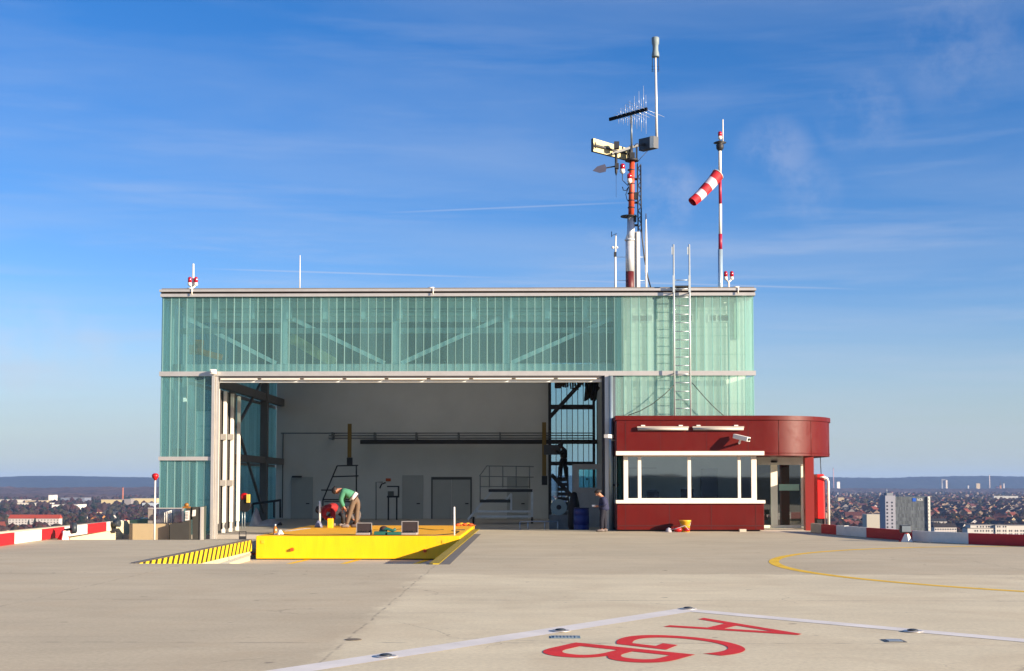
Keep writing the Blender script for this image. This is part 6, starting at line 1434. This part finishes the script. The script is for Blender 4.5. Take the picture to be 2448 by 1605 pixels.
# church with spire
cy_ = 8400; t = thing("church", (XX(2392, cy_), cy_, GZ), "ochre church with pointed spire on the right skyline", "church")
x = XX(2392, cy_); zt2 = ZZ(1149, cy_); MB().box(x-5.5, x+5.5, cy_, cy_+11, GZ, ZZ(1161, cy_)).build("tower", [WM['ochre']], t); MB().lathe((x, cy_+5, ZZ(1161, cy_)), [(7, 0), (.3, zt2-ZZ(1161, cy_))], 4).build("spire", [RM['brown']], t)
xa, xb = XX(2380, cy_), XX(2389.5, cy_); zn = ZZ(1168, cy_); MB().box(xa, xb, cy_+1, cy_+20, GZ, zn).build("nave", [WM['cream']], t)
b = MB(); b.add([(xa, cy_+.5, zn), (xb, cy_+.5, zn), ((xa+xb)/2, cy_+.5, zn+15), (xa, cy_+20.5, zn), (xb, cy_+20.5, zn), ((xa+xb)/2, cy_+20.5, zn+15)], [(0,1,2), (5,4,3), (1,4,5,2), (0,2,5,3)]); b.build("nave_roof", [RM['red']], t)
for px, yt, lab in ((2315, 1157, "slim white church tower among far red roofs"), (2400, 1152, "tiny white tower right of the ochre church")):
    t = thing("white_tower", (XX(px, cy_), cy_, GZ), lab, "tower"); x = XX(px, cy_); MB().box(x-3.6, x+3.6, cy_, cy_+7, GZ, ZZ(yt+4, cy_)).build("shaft", [WM['white']], t); MB().lathe((x, cy_+3.5, ZZ(yt+4, cy_)), [(5, 0), (.3, 10)], 4).build("cap_roof", [RM['dark']], t)
for px0, px1, y, Y, lab, m in ((2334, 2343, 1156, 8700, "pale cube building on the far right skyline", WM['cream']), (2001, 2008, 1152, 8400, "bright white silo building below the hills beside the thin chimney", WHITE), (2003, 2018, 1190, 3550, "cream twin block building in the trees behind the hydrant pipe", WM['cream']),
    (2376, 2434, 1186, 4300, "long low pale hall in the middle of the town at right", mat("hall_pale", '#a6a6a0', .8)), (2025, 2052, 1207, 3150, "low flat white building in the town left of the tower", WM['white'])):
    block("town_building", px0, px1, y, Y, 12, lab, "building", m, 4, 2)
# long red roofed terraces at right
def terrace(px0, px1, ytop, ybot, Y, lab, wcm, rcm, nx=9, rows=2):
    x0, x1 = XX(px0, Y), XX(px1, Y); ze, zr_ = ZZ((ytop+ybot)/2+1, Y, px0), ZZ(ytop, Y, px0); t = thing("apartment_row", ((x0+x1)/2, Y, GZ), lab, "apartments")
    MB().box(x0, x1, Y, Y+11, GZ, ze).build("wall", [wcm], t)
    b = MB(); o_ = .6; b.add([(x0-o_, Y-o_, ze+.01), (x1+o_, Y-o_, ze+.01), (x1+o_, Y+11+o_, ze+.01), (x0-o_, Y+11+o_, ze+.01), (x0, Y+5.5, zr_), (x1, Y+5.5, zr_)], [(0,1,5,4), (2,3,4,5), (1,2,5), (3,0,4), (3,2,1,0)]); b.build("roof", [rcm], t)
    for r_ in range(rows):
        b = MB()
        for i in range(nx): x = x0+(i+.5)*(x1-x0)/nx; z = ze-2-r_*3; b.box(x-.7, x+.7, Y-.1, Y-.02, z-.6, z+.7)
        b.build("window_row", [WINM], t)
    b = MB()
    for i in range(3): x = x0+(i+.5)*(x1-x0)/3; b.box(x-.4, x+.4, Y+5, Y+6, zr_-1, zr_+1.5)
    b.build("chimney", [RM['brown']], t)
terrace(22, 143, 1231, 1247, 1650, "long apartment row with bright red roof beyond the left barrier", WM['white'], mat("roof_bright_red", '#9a3a20', .8, 0, .12, .3), 16, 3)
terrace(2020, 2070, 1224, 1240, 1950, "wide red roofed apartment row left of the pale windowless block", WM['pink'], RM['red'], 7)
terrace(2226, 2262, 1240, 1252, 1720, "dark red roofed apartment row right of the office tower", WM['white'], RM['dark'], 8)
terrace(2232, 2285, 1252, 1268, 1300, "nearest dark roofed row with pale dormers right of the tower", WM['white'], mat("roof_neardark", '#2b2422', .8), 9)
# left: industrial estate
IW = mat("industry_white", '#cfc8b8', .8, 0, .05, .05)
for px0, px1, y, Y, dd, lab, m in ((0, 66, 1195, 3700, 40, "long cream factory hall on the plain at the far left", IW), (60, 112, 1197, 3500, 40, "second cream factory hall right of the long one", WM['cream']), (35, 120, 1203, 3200, 30, "low white hall in front of the cream factory halls", IW),
    (116, 128, 1184, 3600, 30, "white stepped office block rising among the factory halls", WHITE), (124, 185, 1207, 2900, 60, "very bright white curved roof hall at the left", WHITE),
    (145, 202, 1191, 3900, 60, "long blue grey flat hall behind the bright halls", mat("hall_blue", '#6d7482', .7)), (242, 300, 1195, 3500, 40, "yellow cream warehouse row beside the hangar corner", mat("warehouse_cream", '#bfae7e', .8)), (297, 313, 1194, 3300, 30, "grey cube hall in front of the cream warehouses", mat("cube_grey", '#86807c', .8)),
    (312, 375, 1192, 3450, 40, "wide pale yellow warehouse right of the grey cube hall", MATS["warehouse_cream"]), (340, 375, 1203, 2900, 30, "small blue white hall by the barrier end", mat("hall_bw", '#a9b4bb', .7))):
    block("factory_hall", px0, px1, y, Y, dd, lab, "hall", m, roofm=mat("hall_roof", '#8e8b86', .8))
# dark conifers one can tell apart at left
def conifer(px, py, hgt, lab):
    q = GD(px, py); t = thing("conifer", q, lab, "tree", "dark conifers beyond the left barrier")
    MB().tube(q, q+Vector((0, 0, hgt*.3)), .35, .25, 6).build("trunk", [mat("bark", '#3a2c22', .9)], t)
    b = MB(); r_ = hgt*.24
    for k in range(170):
        f_ = rnd.random()**.8; a_ = rnd.uniform(0, 6.28); rr2 = r_*(1-f_)*rnd.uniform(.4, 1.05)+.1; c = q+Vector((math.cos(a_)*rr2, math.sin(a_)*rr2, hgt*(.1+.9*f_))); s_ = hgt*.07*(1.2-f_*.7)
        d_ = Vector((math.cos(a_), math.sin(a_), -.3))*s_*1.6; e_ = Vector((-math.sin(a_), math.cos(a_), 0))*s_
        b.add([c-e_, c+e_, c+d_, c+Vector((0, 0, s_*.9))], [(0,1,3), (1,2,3), (2,0,3), (0,2,1)])
    b.build("crown", [mat("conifer_green", '#16211a', .9, 0, .3, .4)], t)
for px, py, h_, lab in ((68, 1274, 15, "dark conifer standing in front of the red roofed apartments, left of two"), (83, 1272, 17, "dark conifer standing in front of the red roofed apartments, right of two"), (268, 1262, 21, "tall dark conifer behind the floodlight in the barrier gap"), (281, 1262, 19, "dark conifer just right of the tall one by the barrier gap"), (222, 1222, 26, "lone dark conifer rising among brown trees in the left plain"), (150, 1262, 14, "small dark conifer beside the cream gabled house")): conifer(px, py, h_, lab)
# haze: one closed box round everything, sky outside
b = MB(); b.box(-13500, 13500, -3050, 14200, GZ-8, 110)
m = bpy.data.materials.new("haze"); m.use_nodes = True; n = m.node_tree.nodes; n.clear(); o = n.new("ShaderNodeOutputMaterial"); v = n.new("ShaderNodeVolumePrincipled")
v.inputs['Color'].default_value = (.36, .56, 1.0, 1); v.inputs['Density'].default_value = 4.2e-5; v.inputs['Anisotropy'].default_value = .0
m.node_tree.links.new(v.outputs[0], o.inputs['Volume'])
hz = b.build("haze", [m], kind='stuff'); hz['label'] = "thin blue winter haze over the far hills"; hz['category'] = "haze"
